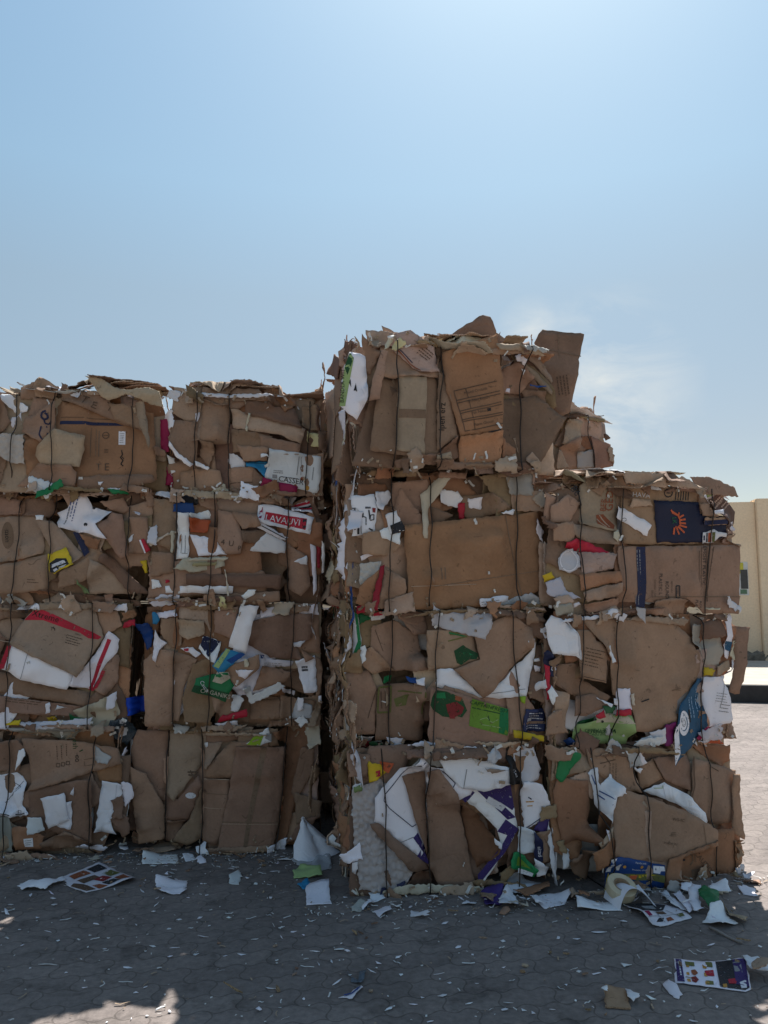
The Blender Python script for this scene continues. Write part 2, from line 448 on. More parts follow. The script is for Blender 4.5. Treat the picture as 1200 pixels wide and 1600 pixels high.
class Sheet: pass
def lay(face, poly, code, name=None, label=None, cru=None, tilt=None, fold=None, free=None, q=62, lift=0.003, tear=None, sp=None,
        curl=None, vor=0.0, tint=None, parent='face', cnorm=False):
    rgb, (mat, th, nm) = PALETTE[code] if isinstance(code, str) else code
    poly = np.array(poly, float)
    lo, hi = poly.min(0) - 0.03, poly.max(0) + 0.03
    ai, aj = face.idx(lo[0], lo[1]); bi, bj = face.idx(hi[0], hi[1])
    i0, j0 = max(0, int(ai)), max(0, int(aj)); i1, j1 = min(face.nu, int(bi) + 2), min(face.nv, int(bj) + 2)
    if i1 - i0 < 3 or j1 - j0 < 3: return None
    U, V = face.U[j0:j1, i0:i1], face.V[j0:j1, i0:i1]
    mask = inpoly(U, V, poly)
    if not mask.any(): mask[mask.shape[0] // 2, mask.shape[1] // 2] = True
    c = poly.mean(0); size = float(max(hi - lo))
    is_card = mat is M_CARD
    if tilt is None: tilt = (NPR.randn() * .05, NPR.randn() * .05)
    if cru is None: cru = 0.004 if is_card else 0.006
    sh = U.shape
    Sx = tilt[0] * (U - c[0]) + tilt[1] * (V - c[1]) + min(.006, cru) * window(N_MID, *sh) * 1.0
    if cru > .006: Sx = Sx + (cru - .004) * window(N_CRU, *sh)
    if vor: cru = max(cru, .012); Sx = Sx + vor * window(N_VOR, *sh) + .02 * window(N_LOW, *sh)
    nf = fold if fold is not None else (1 if (is_card and size > .22 and NPR.rand() < .55) else 0)
    for _ in range(nf):
        a = NPR.rand() * math.pi; p = c + NPR.randn(2) * size * .15
        dd = (U - p[0]) * math.cos(a) + (V - p[1]) * math.sin(a)
        Sx = Sx - np.clip(np.abs(dd), 0, .15) * (.06 + NPR.rand() * .2) * (1 if NPR.rand() < .7 else -1)
    k = curl if curl is not None else (1 if NPR.rand() < .45 else 0)
    for _ in range(int(k)):
        p = poly[NPR.randint(len(poly))]
        r = .05 + NPR.rand() * .09
        Sx = Sx + (.015 + NPR.rand() * .03) * np.exp(-((U - p[0]) ** 2 + (V - p[1]) ** 2) / r ** 2)
    Hw = face.H[j0:j1, i0:i1]
    if free is not None:
        Z = Sx - free
    else:
        Hm = maxf(Hw) if is_card else maxf(maxf(Hw))
        if is_card and q == 62: q = 66 + 16 * NPR.rand(); lift = lift + .008 * NPR.rand()
        if vor: q = 97
        base = np.percentile((Hm - Sx)[mask], q) + lift
        Z = np.maximum(Sx + base, Hm + lift)
        if not vor: Z = np.maximum(blur(Z), Hm + lift)
        if face.zmax: Z = np.minimum(Z, face.zmax)
        Hw[mask] = np.maximum(Hw[mask], Z[mask] + th + .0005)
    if sp is None: sp = .016 if (cru > .01 or vor) else min(.034, max(.018, size * .09))
    if vor: sp = .009
    if tear is None: tear = .0024 if is_card else .0026
    uv, tris = tri(poly, sp, tear)
    if not tris: return None
    Zg = Z - face.G[j0:j1, i0:i1] if free is None else Z
    z = face.samp(Zg, uv[:, 0], uv[:, 1], i0, j0) + th
    Vs, F, nf_, nr = shell(uv, z, tris, th)
    pts = [face.P(*p) for p in Vs]
    ctr, offs = face.local(pts)
    j = tint if tint is not None else (1 + NPR.randn() * (.115 if is_card else .03))
    col = tuple(max(.004, x * j * (1 + NPR.randn() * .02)) for x in rgb)
    par = face.parent if parent == 'face' else parent
    if is_card:
        o = mesh_obj(name or nm, offs, F, [mat, M_EDGE], par, ctr, col, [0] * nf_ + [1] * nr, [True] * nf_ + [False] * nr)
    else:
        o = mesh_obj(name or nm, offs, F, [mat], par, ctr, col, None, [True] * nf_ + [False] * nr)
    if label: o['label'] = label
    s = Sheet(); s.o, s.face, s.ctr, s.poly = o, face, ctr, poly
    s.bvh = BVHTree.FromPolygons([(p[0], p[1], p[2]) for p in Vs[:len(uv)]], tris)
    s.mean = float(z.mean())
    return s
def onto(s, uv, off=.0022):
    out = []
    for u, v in uv:
        h = s.bvh.ray_cast(Vector((u, v, 20)), Vector((0, 0, -1)))
        z = None
        if h[0] is not None: z = h[0].z
        else:
            nr = s.bvh.find_nearest(Vector((u, v, s.mean)))
            z = nr[0].z if nr[0] is not None else s.mean
        out.append(s.face.inv @ s.face.P(u, v, z + off) - s.ctr)
    return out
def deco_obj(s, name, uv, faces, code, off=.0022):
    rgb = PALETTE[code][0]
    fl = []
    for f in faces:
        a, b, c = (uv[i] for i in f[:3])
        fl.append(tuple(f) if (b[0] - a[0]) * (c[1] - a[1]) - (b[1] - a[1]) * (c[0] - a[0]) > 0 else tuple(reversed(f)))
    o = mesh_obj(name, onto(s, uv, off), fl, [M_INK], s.o, None, rgb, None, [True] * len(fl))
    return o
def mark_poly(s, pts, code, off=.0022, name='printed_patch'):
    uv, tr = tri(np.array(pts), .02, 0.0, .02)
    if tr: deco_obj(s, name, uv, tr, code, off)
def stroke(pts, w):
    """polyline -> quads in uv"""
    vs, fs = [], []
    for a, b in zip(pts[:-1], pts[1:]):
        a, b = np.array(a), np.array(b); d = b - a; L = np.linalg.norm(d)
        if L < 1e-6: continue
        nn = np.array((-d[1], d[0])) / L * w / 2; k = max(1, int(L / .025))
        st = len(vs)
        for t in range(k + 1):
            p = a + d * t / k
            vs += [p + nn, p - nn]
        fs += [(st + 2 * t, st + 2 * t + 1, st + 2 * t + 3, st + 2 * t + 2) for t in range(k)]
    return vs, fs
_tc = {}
def text_mesh(txt):
    if txt not in _tc:
        cu = bpy.data.curves.new('lettering', 'FONT'); cu.body = txt; cu.resolution_u = 2
        o = bpy.data.objects.new('lettering', cu); COL.objects.link(o)
        bpy.context.view_layer.update()
        ev = o.evaluated_get(bpy.context.evaluated_depsgraph_get()); me = ev.to_mesh()
        v = np.array([(p.co.x, p.co.y) for p in me.vertices]); f = [tuple(p.vertices) for p in me.polygons]
        ev.to_mesh_clear(); bpy.data.objects.remove(o); bpy.data.curves.remove(cu)
        c = (v.min(0) + v.max(0)) / 2
        _tc[txt] = (v - c, f)
    return _tc[txt]

# ------------------------------------------------------------------ tracing shorthand
class View:
    def __init__(s, ox, oy, k): s.ox, s.oy, s.k = ox, oy, k
    def __call__(s, x, y): return (s.ox + x * s.k, s.oy + y * s.k)
VW = {'1': View(0, 570, .225), '2': View(230, 570, .25), '3': View(0, 920, 230 / 876), '4': View(190, 930, 340 / 1200),
      '5': View(490, 480, 440 / 1200), '6': View(520, 920, .3125), '7': View(840, 640, .3), '8': View(840, 940, .3),
      'G1': View(0, 1280, .5), 'G2': View(600, 1280, .5), 'G5': View(980, 1360, 220 / 1200), 'G6': View(860, 1300, .2), 'p': View(0, 0, 1)}
def parse_pts(toks, view): return [view(*map(float, t.split(','))) for t in toks]
def trace(face, view, text, make=None):
    """each line: code pts | options ; lines starting with > draw print or crease shading on the sheet above"""
    view = VW[view]
    cur = None
    for ln in text.strip().splitlines():
        ln = ln.strip()
        if not ln or ln[0] == '#': continue
        if ln[0] == '>':
            if cur is None: continue
            kind = ln[1]; tk = (ln[2:].replace(',', ' ') if ln[1] in 'gte' else ln[2:]).split()
            code = tk[0]
            if kind == 'p':
                mark_poly(cur, [face.px(*p) for p in parse_pts(tk[1:], view)], code)
            elif kind == 'q':      # second layer of print, over another patch
                mark_poly(cur, [face.px(*p) for p in parse_pts(tk[1:], view)], code, .0036)
            elif kind == 'l':
                pts = [face.px(*p) for p in parse_pts(tk[2:], view)]
                k = np.linalg.norm(np.array(face.px(*view(1, 0))) - np.array(face.px(*view(0, 0))))
                vs, fs = stroke(pts, float(tk[1]) * k)
                if fs: deco_obj(cur, 'print_or_crease_line', vs, fs, code, .0032)  # print strokes; on plain boards, crease shading put into colour
            elif kind == 'e':      # ellipse cx cy rx ry (ring width optional)
                cx, cy, rx, ry = map(float, tk[1:5])
                pts = [view(cx + rx * math.cos(a), cy + ry * math.sin(a)) for a in np.linspace(0, 2 * math.pi, 21)]
                if len(tk) > 5:
                    k = np.linalg.norm(np.array(face.px(*view(1, 0))) - np.array(face.px(*view(0, 0))))
                    vs, fs = stroke([face.px(*p) for p in pts], float(tk[5]) * k)
                    deco_obj(cur, 'printed_ring', vs, fs, code, .0032)
                else: mark_poly(cur, [face.px(*p) for p in pts[:-1]], code, .003)
            elif kind == 't':
                x, y, ang, h = map(float, tk[1:5]); txt = ' '.join(tk[5:])
                v, f = text_mesh(txt)
                ca, sa = math.cos(R(ang)), math.sin(R(ang)); k = h / .72
                pts = [view(x + (p[0] * ca - p[1] * sa) * k, y - (p[0] * sa + p[1] * ca) * k) for p in v]
                deco_obj(cur, 'lettering', [face.px(*p) for p in pts], f, code, .0042)
            elif kind == 'g':      # rows of tiny print: x y ang width rows rowgap thick
                x, y, ang, wd, rows, gap, thk = map(float, tk[1:8])
                ca, sa = math.cos(R(ang)), math.sin(R(ang))
                k = np.linalg.norm(np.array(face.px(*view(1, 0))) - np.array(face.px(*view(0, 0))))
                VS, FS = [], []
                for r in range(int(rows)):
                    t = 0.0
                    end = wd * (.7 + .3 * RND.random())
                    while t < end:
                        L = wd * (.05 + .12 * RND.random())
                        a = [(t, r * gap), (min(end, t + L), r * gap)]
                        pp = [face.px(*view(x + q[0] * ca + q[1] * sa, y - q[0] * sa + q[1] * ca)) for q in a]
                        vs, fs = stroke(pp, thk * k)
                        FS += [tuple(i + len(VS) for i in f) for f in fs]; VS += vs
                        t += L + wd * .035
                if FS: deco_obj(cur, 'small_print', VS, FS, code, .0032)
            continue
        body, _, opt = ln.partition('|')
        tk = body.split()
        kw = {}
        for o in opt.split(';'):
            o = o.strip()
            if not o: continue
            a, _, b = o.partition('=')
            a = a.strip()
            kw[a] = b.strip() if a in ('name', 'label') else (tuple(map(float, b.split(','))) if a == 'tilt' else (int(b) if a in ('fold', 'curl') else float(b)))
        face.ofs = kw.get('free', 0.0)     # a sheet set back (or proud) is laid out at its own distance
        poly = [face.px(*p) for p in parse_pts(tk[1:], view)]
        if make: cur = make(face, poly, tk[0], kw)
        else: cur = lay(face, poly, tk[0], **kw)
# ------------------------------------------------------------------ setting: ground, far wall, platform
def grid_mesh(name, xs, ys, zf, mat):
    V = [(x, y, zf(x, y)) for y in ys for x in xs]
    nx = len(xs)
    F = [(j * nx + i, j * nx + i + 1, (j + 1) * nx + i + 1, (j + 1) * nx + i) for j in range(len(ys) - 1) for i in range(nx - 1)]
    return mesh_obj(name, V, F, [mat], None, None, None, None, [True] * len(F))
gxs = [-900, -200, -60] + list(np.arange(-30, 30.1, 2.0)) + [60, 200, 900]
gys = [-60, -20] + list(np.arange(-8, 40.1, 2.0)) + [80, 200, 900]
tag(grid_mesh('ground', gxs, gys, lambda x, y: 0.0, M_PAVER), kind='structure')

def box_bm(bm, x0, x1, y0, y1, z0, z1, M=None):
    r = bmesh.ops.create_cube(bm, size=1)
    for v in r['verts']:
        v.co = Vector((x0 + (v.co.x + .5) * (x1 - x0), y0 + (v.co.y + .5) * (y1 - y0), z0 + (v.co.z + .5) * (z1 - z0)))
        if M: v.co = M @ v.co
    return r['verts']
def bm_obj(name, bm, mat, parent=None, loc=None, bevel=0.0):
    if bevel: bmesh.ops.bevel(bm, geom=bm.edges[:], offset=bevel, segments=2, affect='EDGES', clamp_overlap=True)
    me = bpy.data.meshes.new(name); bm.to_mesh(me); bm.free()
    me.materials.append(mat)
    o = bpy.data.objects.new(name, me)
    if loc is not None: o.location = loc
    return link(o, parent)
def empty(name, loc, rz=0):
    o = bpy.data.objects.new(name, None); o.empty_display_size = .2
    o.location = loc; o.rotation_euler = (0, 0, rz)
    return link(o)

# far boundary wall: runs roughly across the view, nearer towards the right
WL = empty('boundary_wall', (9.0, 17.2, 0), R(-9))
tag(WL, 'beige rendered boundary wall with capped pillars beyond the sunlit yard', 'wall')
WALL_H = 3.78
bm = bmesh.new(); box_bm(bm, -34, -.60, 0, .25, 0, WALL_H); bm_obj('wall_panel', bm, M_WALL, WL, None, .012)
bm = bmesh.new(); box_bm(bm, -.24, 26, .05, .30, 0, WALL_H - .02); bm_obj('wall_panel', bm, M_WALL, WL, None, .012)
for px_ in (-28, -20, -12, -5.5, -.42, 8, 16):
    bm = bmesh.new(); box_bm(bm, px_ - .18 if px_ != -.42 else -.597, px_ + .18 if px_ != -.42 else -.243, -.10, .36, 0, WALL_H + .06); bm_obj('pillar', bm, M_WALL, WL, None, .015)
M_DARKSTEEL = flat_mat("dark_painted_steel", (.035, .035, .038), .55, .3, .3, 6, .1)
M_CONC = flat_mat("pale_concrete", (.42, .37, .31), .9, 0, .15, 3, .3)
M_DIRT = flat_mat("crumbled_mortar", (.20, .17, .135), .95, 0, .35, 9, .8)
bm = bmesh.new()
for i in range(160):
    x = -4 + 12 * RND.random(); r = .05 + .10 * RND.random()
    q = bmesh.ops.create_icosphere(bm, subdivisions=1, radius=r)
    for v in q['verts']: v.co = Vector((v.co.x * 1.6 + x, v.co.y * .6 - .04, max(0, v.co.z * (.6 + RND.random()) + .05))) + Vector((0, 0, .01 * RND.random()))
ob = bm_obj('crumbled_base', bm, M_DIRT, WL); ob['kind'] = 'stuff'; ob.location.z = .235
# raised weighing platform in front of it, dark steel edge towards the camera
PF = empty('raised_platform', (8.2, 11.75, 0), R(-9))
tag(PF, 'low raised concrete platform with a dark steel edge in front of the beige wall', 'platform')
bm = bmesh.new(); box_bm(bm, -3.2, 12, .06, 5.0, .0, .265); bm_obj('platform_deck', bm, M_CONC, PF, None, .01)
bm = bmesh.new(); box_bm(bm, -3.2, 12, -.02, .057, .0, .26); bm_obj('steel_edge', bm, M_DARKSTEEL, PF, None, .006)
# notice fixed to the wall
NB = empty('wall_notice', (0, 0, 0), R(-9))

# ------------------------------------------------------------------ bales
def plane_from(p0, p1):
    a, b = ground(*p0), ground(*p1)
    eu = (b - a).normalized(); n = Vector((eu.y, -eu.x, 0))
    return a, eu, n
PL_LEFT = plane_from((-105, 1342), (497, 1332))
PL_MID = plane_from((552, 1406), (868, 1387))
PL_RIGHT = plane_from((878, 1396), (1163, 1360))
DEPTH = 1.2
UP = Vector((0, 0, 1))
def shift(pl, d):
    O, eu, n = pl
    return O - n * d, eu, n
BALES = {}
def rough_core(w, d, h, amp=.02):
    bm = bmesh.new()
    bmesh.ops.create_cube(bm, size=1)
    bmesh.ops.subdivide_edges(bm, edges=bm.edges[:], cuts=13, use_grid_fill=True)
    off = Vector((RND.random() * 50, RND.random() * 50, RND.random() * 50))
    from mathutils import noise as mn
    for v in bm.verts:
        q = v.co * 2
        k = 1 - .05 * ((abs(q.x) ** 6 * abs(q.y) ** 6) + (abs(q.x) ** 6 * abs(q.z) ** 6) + (abs(q.y) ** 6 * abs(q.z) ** 6))
        p = Vector((v.co.x * w, v.co.y * d, v.co.z * h)) * k
        nn = mn.noise(Vector((p.x * 5, p.y * 22, p.z * 5)) + off) * amp + mn.noise(p * 4 + off) * amp
        g = Vector((q.x if abs(q.x) > .99 else 0, q.y if abs(q.y) > .99 else 0, (q.z if abs(q.z) > .99 else 0) * .3))
        v.co = p + g * nn
    return bm
def rect_poly(c, w, h, ang, jit=.12):
    ca, sa = math.cos(ang), math.sin(ang)
    pts = [(-w / 2, -h / 2), (w / 2, -h / 2), (w / 2, h / 2), (-w / 2, h / 2)]
    if RND.random() < .3:      # a torn corner
        k = RND.randrange(4); a, b = pts[k], pts[(k + 1) % 4]
        t = .4 + .4 * RND.random()
        pts[k:k + 1] = [(a[0] * t, a[1]), (a[0], a[1] * t)] if RND.random() < .5 else [a, ((a[0] + b[0]) / 2 * .7, (a[1] + b[1]) / 2 * .7)]
    out = []
    for x, y in pts:
        x += (RND.random() - .5) * jit * w; y += (RND.random() - .5) * jit * h
        out.append((c[0] + x * ca - y * sa, c[1] + x * sa + y * ca))
    return out
def pick(tab):
    t = RND.random() * sum(w for _, w in tab)
    for c, w in tab:
        t -= w
        if t <= 0: return c
    return tab[-1][0]
FILLC = [('K', 42), ('T', 14), ('O', 14), ('D', 13), ('V', 7), ('P', 4), ('W', 2), ('w', 2), ('G', 2)]
SCRAPC = [('K', 30), ('T', 18), ('O', 8), ('D', 14), ('V', 8), ('W', 7), ('w', 5), ('G', 4), ('C', 4), ('plast', 2), ('red', .5), ('green', .4), ('blue', .5), ('pyel', .5)]
def fill(face, n, big=1.0, tab=FILLC, over=.015, tl=.09):
    for i in range(n):
        w, h = (.22 + .38 * RND.random()) * big, (.12 + .26 * RND.random()) * big
        ang = RND.choice((0, math.pi / 2)) + RND.gauss(0, .22) if RND.random() < .7 else RND.random() * math.pi
        c = (face.w * RND.random(), face.h * RND.random())
        p = [(min(max(x, -over), face.w + over), min(max(y, -over * .5), face.h + over * .5)) for x, y in rect_poly(c, w, h, ang)]
        code = pick(tab)
        lay(face, p, code, tilt=(RND.gauss(0, tl), RND.gauss(0, tl)), cru=.004 + (.014 * RND.random() if RND.random() < .3 else 0), tear=.003)
def scraps(face, n, sides='tb', sc=1.0):
    for i in range(n):
        s = sides[i % len(sides)]
        w, h = (.05 + .13 * RND.random() ** 2) * sc, (.035 + .07 * RND.random()) * sc
        if s == 't': c = (face.w * RND.random(), face.h - .05 * RND.random() + .02)
        elif s == 'b': c = (face.w * RND.random(), .05 * RND.random() - .01)
        elif s == 'l': c = (.05 * RND.random() - .01, face.h * RND.random())
        elif s == 'r': c = (face.w + .01 - .05 * RND.random(), face.h * RND.random())
        else: c = (face.w * RND.random(), face.h * RND.random())
        ang = RND.gauss(0, .35) + (math.pi / 2 if s in 'lr' else 0)
        p = rect_poly(c, w, h, ang, .5)
        lay(face, p, pick(SCRAPC), name='torn_scrap', tilt=(RND.gauss(0, .3), RND.gauss(0, .45)), cru=.012, q=50, tear=.004, sp=.014)
def shreds(face, n, parent, edge=.95, spread=.035, span=None):
    """thin curls of shredded paper caught between the layers: too many to count"""
    V, F, MI = [], [], []
    for i in range(n):
        u = RND.random() * face.w
        if RND.random() < edge: v = (RND.gauss(0, spread) if RND.random() < .5 else face.h + RND.gauss(0, spread))
        else: v = RND.random() * face.h
        if span: v = max(span[0], min(span[1], v))
        L, wd = .012 + .04 * RND.random() ** 1.5, .003 + .006 * RND.random()
        a = RND.random() * math.pi * 2; cv = RND.gauss(0, 14); rise = RND.gauss(.0, .1)
        z = float(face.samp(face.H - face.G, np.array(u), np.array(v))) + .008
        st = len(V); x, y = u, v; k = 5
        for t in range(k + 1):
            nx, ny = -math.sin(a), math.cos(a)
            zz = z + rise * t / k * L + .006 * math.sin(t * 1.3)
            V += [face.P(x + nx * wd, y + ny * wd, zz), face.P(x - nx * wd, y - ny * wd, zz + .002)]
            x += math.cos(a) * L / k; y += math.sin(a) * L / k; a += cv * L / k
        m = 0 if RND.random() < .45 else 1
        for t in range(k): F.append((st + 2 * t, st + 2 * t + 1, st + 2 * t + 3, st + 2 * t + 2)); MI.append(m)
    c, offs = face.local(V)
    o = mesh_obj('paper_shreds', offs, F, [M_SHW, M_SHB], parent, c, None, MI, [True] * len(F))
    o['kind'] = 'stuff'
def tube(pts, r, closed=False, n=6):
    V, F = [], []
    N = len(pts)
    for i, p in enumerate(pts):
        a = pts[i - 1] if (i or closed) else pts[i]; b = pts[(i + 1) % N] if (i < N - 1 or closed) else pts[i]
        t = (b - a).normalized()
        x = t.orthogonal().normalized() if i == 0 else (X - t * X.dot(t)).normalized()
        X = x; y = t.cross(x)
        for k in range(n): V.append(p + x * r * math.cos(2 * math.pi * k / n) + y * r * math.sin(2 * math.pi * k / n))
    for i in range(N if closed else N - 1):
        j = (i + 1) % N
        for k in range(n): F.append((i * n + k, i * n + (k + 1) % n, j * n + (k + 1) % n, j * n + k))
    if not closed: F += [tuple(range(n))[::-1], tuple(range((N - 1) * n, N * n))]
    return V, F
def wire(face, ut, ub, parent, depth, r=.0036):
    h = face.h; pts = []
    Hs = maxf(face.H) - face.G
    k = 26; ph = RND.random() * 6
    for i in range(k + 1):
        v = h * (1 - i / k)
        u = ub + (ut - ub) * v / h + .005 * math.sin(v * 9 + ph) + .003 * math.sin(v * 23 + ph)
        z = float(face.samp(Hs, np.array(u), np.array(v))) + .013
        pts.append([u, v, z])
    zz = [p[2] for p in pts]      # wire under tension: pulled fairly straight
    for it in range(3): zz = [zz[0]] + [max(zz[i], .5 * (zz[i - 1] + zz[i + 1]) - .001) for i in range(1, k)] + [zz[-1]]
    P = [face.P(p[0], p[1], q) for p, q in zip(pts, zz)]
    d = -face.n
    lo, hi = P[-1].copy(), P[0].copy()
    bk = [face.P(ub, .0 + .006, -t * depth - .1) for t in (.05, .3, .6, .93)] + [face.P(ut, h * .05, -depth), face.P(ut, h * .95, -depth)] + [face.P(ut, h - .004, -t * depth - .05) for t in (.93, .6, .3, .08)]
    V, F = tube(P + bk, r, True)
    c, offs = face.local(V)
    mesh_obj('tie_wire', offs, F, [M_WIRE], parent, c, None, None, [True] * len(F))

def bale(key, pl, u0, u1, v0, v1, label, straps=(), nfill=26, top=0, back=False, group='baled cardboard blocks stacked in the yard', left=0, right=0):
    O, eu, n = pl
    w, h = u1 - u0, v1 - v0
    yaw = math.atan2(eu.y, eu.x)
    base = O + eu * (u0 + u1) / 2 - n * DEPTH / 2 + UP * v0
    E = empty('cardboard_bale', base, yaw)
    tag(E, label, 'bale', group)
    inv = (Matrix.Translation(base) @ Matrix.Rotation(yaw, 4, 'Z')).inverted()
    bm = rough_core(w - .09, DEPTH - .34, h - .03)
    bm_obj('packed_core', bm, M_CORE, E, (0, .12, h / 2))
    f = Face(O + eu * u0 + UP * v0, eu, UP, n, w, h, base={'A': -.145, 'B': -.195, 'C': -.20, 'D': -.15}.get(key[0], -.10), parent=E, inv=inv)
    f.empty = E; f.key = key; f.straps = straps; f.v1 = v1
    BALES[key] = f
    fill(f, nfill)
    if top:
        t = Face(O + eu * u0 + UP * v1 - n * .02, eu, -n, UP, w, DEPTH - .04, base=-.03, bulge=.05, roll=.03, lowamp=.03, parent=E, inv=inv)
        f.top = t; t.zmax = .085
        fill(t, top, 1.0, [('K', 40), ('T', 25), ('O', 12), ('D', 8), ('C', 8), ('w', 4)], .01, .05)
        for i in range(11):     # crumpled leaves along the front edge, some standing up
            c = (.22 + (w - .44) * RND.random(), .12 * RND.random() - .02)
            lay(t, rect_poly(c, .09 + .3 * RND.random() ** 1.5, .08 + .14 * RND.random(), RND.gauss(0, .4), .5), pick([('K', 30), ('T', 30), ('D', 10), ('C', 10), ('W', 4), ('w', 8)]), name='crumpled_leaf',
                tilt=(RND.gauss(0, .22), RND.gauss(.03, .2)), cru=.026, q=45, tear=.005, sp=.014, curl=1)
    for cnt, sgn in ((left, -1), (right, 1)):
        if not cnt: continue
        org = O + eu * (u0 if sgn < 0 else u1) + UP * v0 - n * (.03 if sgn < 0 else DEPTH - .03)
        sf = Face(org, (-n if sgn < 0 else n), UP, eu * sgn, DEPTH - .06, h, base=-.035, bulge=.025, roll=.02, lowamp=.02, parent=E, inv=inv)
        if sgn < 0: f.side = sf
        for i in range(cnt):   # edges of packed layers: narrow upright strips
            c = (sf.w * RND.random(), h * RND.random())
            lay(sf, rect_poly(c, .02 + .07 * RND.random() ** 2, .10 + .36 * RND.random(), RND.gauss(0, .12), .5), pick([('K', 36), ('T', 14), ('D', 16), ('O', 10), ('V', 8), ('W', 5), ('w', 5), ('C', 3), ('red', .6), ('blue', .6)]), name='layer_edge',
                tilt=(RND.gauss(0, .8), RND.gauss(0, .08)), cru=.012, q=40, tear=.004, sp=.018, curl=1)
        if sgn < 0: scraps(sf, cnt // 2, 'tbx', .7); shreds(sf, cnt * 2, E, .5, .06)
    return f
def finish(f, nscr=16, nshr=110, sides='tbtbtblr', low=None):
    if f.key == 'C4': sides = 'tb'
    for i in range(4):      # edges of squashed layers along the seams
        L = .12 + .4 * RND.random()
        L = min(L, f.w * .6); c = (L / 2 + (f.w - L) * RND.random(), (.004 + .03 * RND.random()) if i % 2 else f.h - .004 - .03 * RND.random())
        lay(f, rect_poly(c, L, .016 + .03 * RND.random(), RND.gauss(0, .06), .5), pick([('K', 30), ('T', 26), ('D', 16), ('V', 8), ('w', 6), ('C', 5), ('W', 3)]), name='layer_edge',
            tilt=(RND.gauss(0, .06), RND.gauss(0, .5)), cru=.012, q=70, tear=.003, sp=.016)
    scraps(f, nscr, sides)
    E = f.empty
    us = []
    for (xt, xb) in f.straps:
        yt, yb = f.pxy
        ut = f.px(xt, yt)[0]; ub = f.px(xb, yb)[0]
        us.append((ut, ub))
    shreds(f, nshr, E, span=low)
    for ut, ub in us: wire(f, ut, ub, E, DEPTH - .12)

def vsplit(pl, xs):
    """heights of the seams from where they cross the picture column x"""
    O, eu, n = pl
    out = []
    for x, y in xs:
        d = ray(x, y); t = (O - CAMP).dot(n) / d.dot(n)
        out.append((CAMP + d * t).z)
    return out
def uat(pl, x, y):
    O, eu, n = pl
    d = ray(x, y); t = (O - CAMP).dot(n) / d.dot(n)
    return (CAMP + d * t - O).dot(eu)
VA = vsplit(PL_LEFT, [(100, 1335), (100, 1138), (100, 943), (100, 768), (100, 612)]); VA[0] = 0
VB = vsplit(PL_LEFT, [(350, 1335), (350, 1140), (350, 945), (350, 771), (350, 617)]); VB[0] = 0
VC = vsplit(PL_MID, [(700, 1400), (700, 1170), (700, 955), (700, 733), (700, 545)]); VC[0] = 0
VD = vsplit(PL_RIGHT, [(1000, 1380), (1000, 1166), (1000, 962), (1000, 758)]); VD[0] = 0
PL_E = shift(PL_RIGHT, DEPTH + .06)
VE4 = vsplit(PL_E, [(915, 652)])[0]
PL_BACK = shift(PL_LEFT, DEPTH + .08)

def setup(key, pl, rows, r, xl, xr, label, straps, **kw):
    v0, v1 = rows[r - 1], rows[r]
    ym = {'A': (1240, 1040, 855, 685), 'B': (1240, 1040, 857, 690), 'C': (1290, 1062, 845, 628), 'D': (1275, 1064, 855)}[key[0]][r - 1]
    f = bale(key, pl, uat(pl, xl, ym), uat(pl, xr, ym), v0, v1, label, straps, **kw)
    yt = {'A': (1138, 943, 768, 603), 'B': (1140, 945, 771, 608), 'C': (1170, 955, 733, 528), 'D': (1166, 962, 750)}[key[0]]
    yb = {'A': (1335, 1138, 943, 768), 'B': (1335, 1140, 945, 771), 'C': (1400, 1170, 955, 733), 'D': (1380, 1166, 962)}[key[0]]
    f.pxy = (yt[r - 1], yb[r - 1])
    for xt, xb in straps: f.groove(f.px(xt, f.pxy[0])[0], f.px(xb, f.pxy[1])[0])
    return f
setup('A1', PL_LEFT, VA, 1, -108, 194, 'ground-level bale of the leftmost stack, with white sheets', [(13, 10), (145, 144)], nfill=22, right=8)
setup('A2', PL_LEFT, VA, 2, -108, 196, 'second bale up in the leftmost stack, with a red banded carton over white sheets', [(18, 6), (143, 139)], nfill=22, right=8)
setup('A3', PL_LEFT, VA, 3, -85, 232, 'third bale up in the leftmost stack, with a white star of paper', [(28, 18), (81, 76), (202, 200)], nfill=24, right=6)
setup('A4', PL_LEFT, VA, 4, -65, 254, 'top bale of the leftmost stack, with an orange-brown carton and navy stripe', [(29, 19), (88, 85), (208, 206)], nfill=24, top=16, right=6)
setup('B1', PL_LEFT, VB, 1, 198, 492, 'ground-level bale of the second stack from the left, with a tall plain brown board', [(259, 253), (315, 315), (448, 431)], nfill=22, right=10)
setup('B2', PL_LEFT, VB, 2, 220, 497, 'second bale up in the second stack from left, with green and cyan prints', [(278, 269), (334, 327), (459, 452)], nfill=26, right=10)
setup('B3', PL_LEFT, VB, 3, 236, 500, 'third bale up in the second stack from left, with red and white carton', [(277, 275), (337, 330), (450, 449)], nfill=26, right=10)
setup('B4', PL_LEFT, VB, 4, 263, 502, 'top bale of the second stack from left, with a pale grey carton', [(311, 300), (359, 356), (484, 478)], nfill=24, top=16, right=8, left=6)
setup('C1', PL_MID, VC, 1, 553, 862, 'ground-level bale of the tallest stack, with purple and white cartons and grey padding', [(601, 607), (667, 672), (812, 812)], nfill=20, left=46)
setup('C2', PL_MID, VC, 2, 548, 858, 'second bale up in the tallest stack, with green printed produce cartons', [(620, 614), (687, 673), (798, 814)], nfill=22, left=46)
setup('C3', PL_MID, VC, 3, 548, 855, 'third bale up in the tallest stack, with one wide orange-brown board', [(617, 609), (679, 673), (813, 811)], nfill=24, left=46)
setup('C4', PL_MID, VC, 4, 552, 868, 'topmost bale of the tallest stack, with boards sticking up against the sky', [(613, 611), (681, 677), (813, 807)], nfill=26, top=16, left=34, right=8)
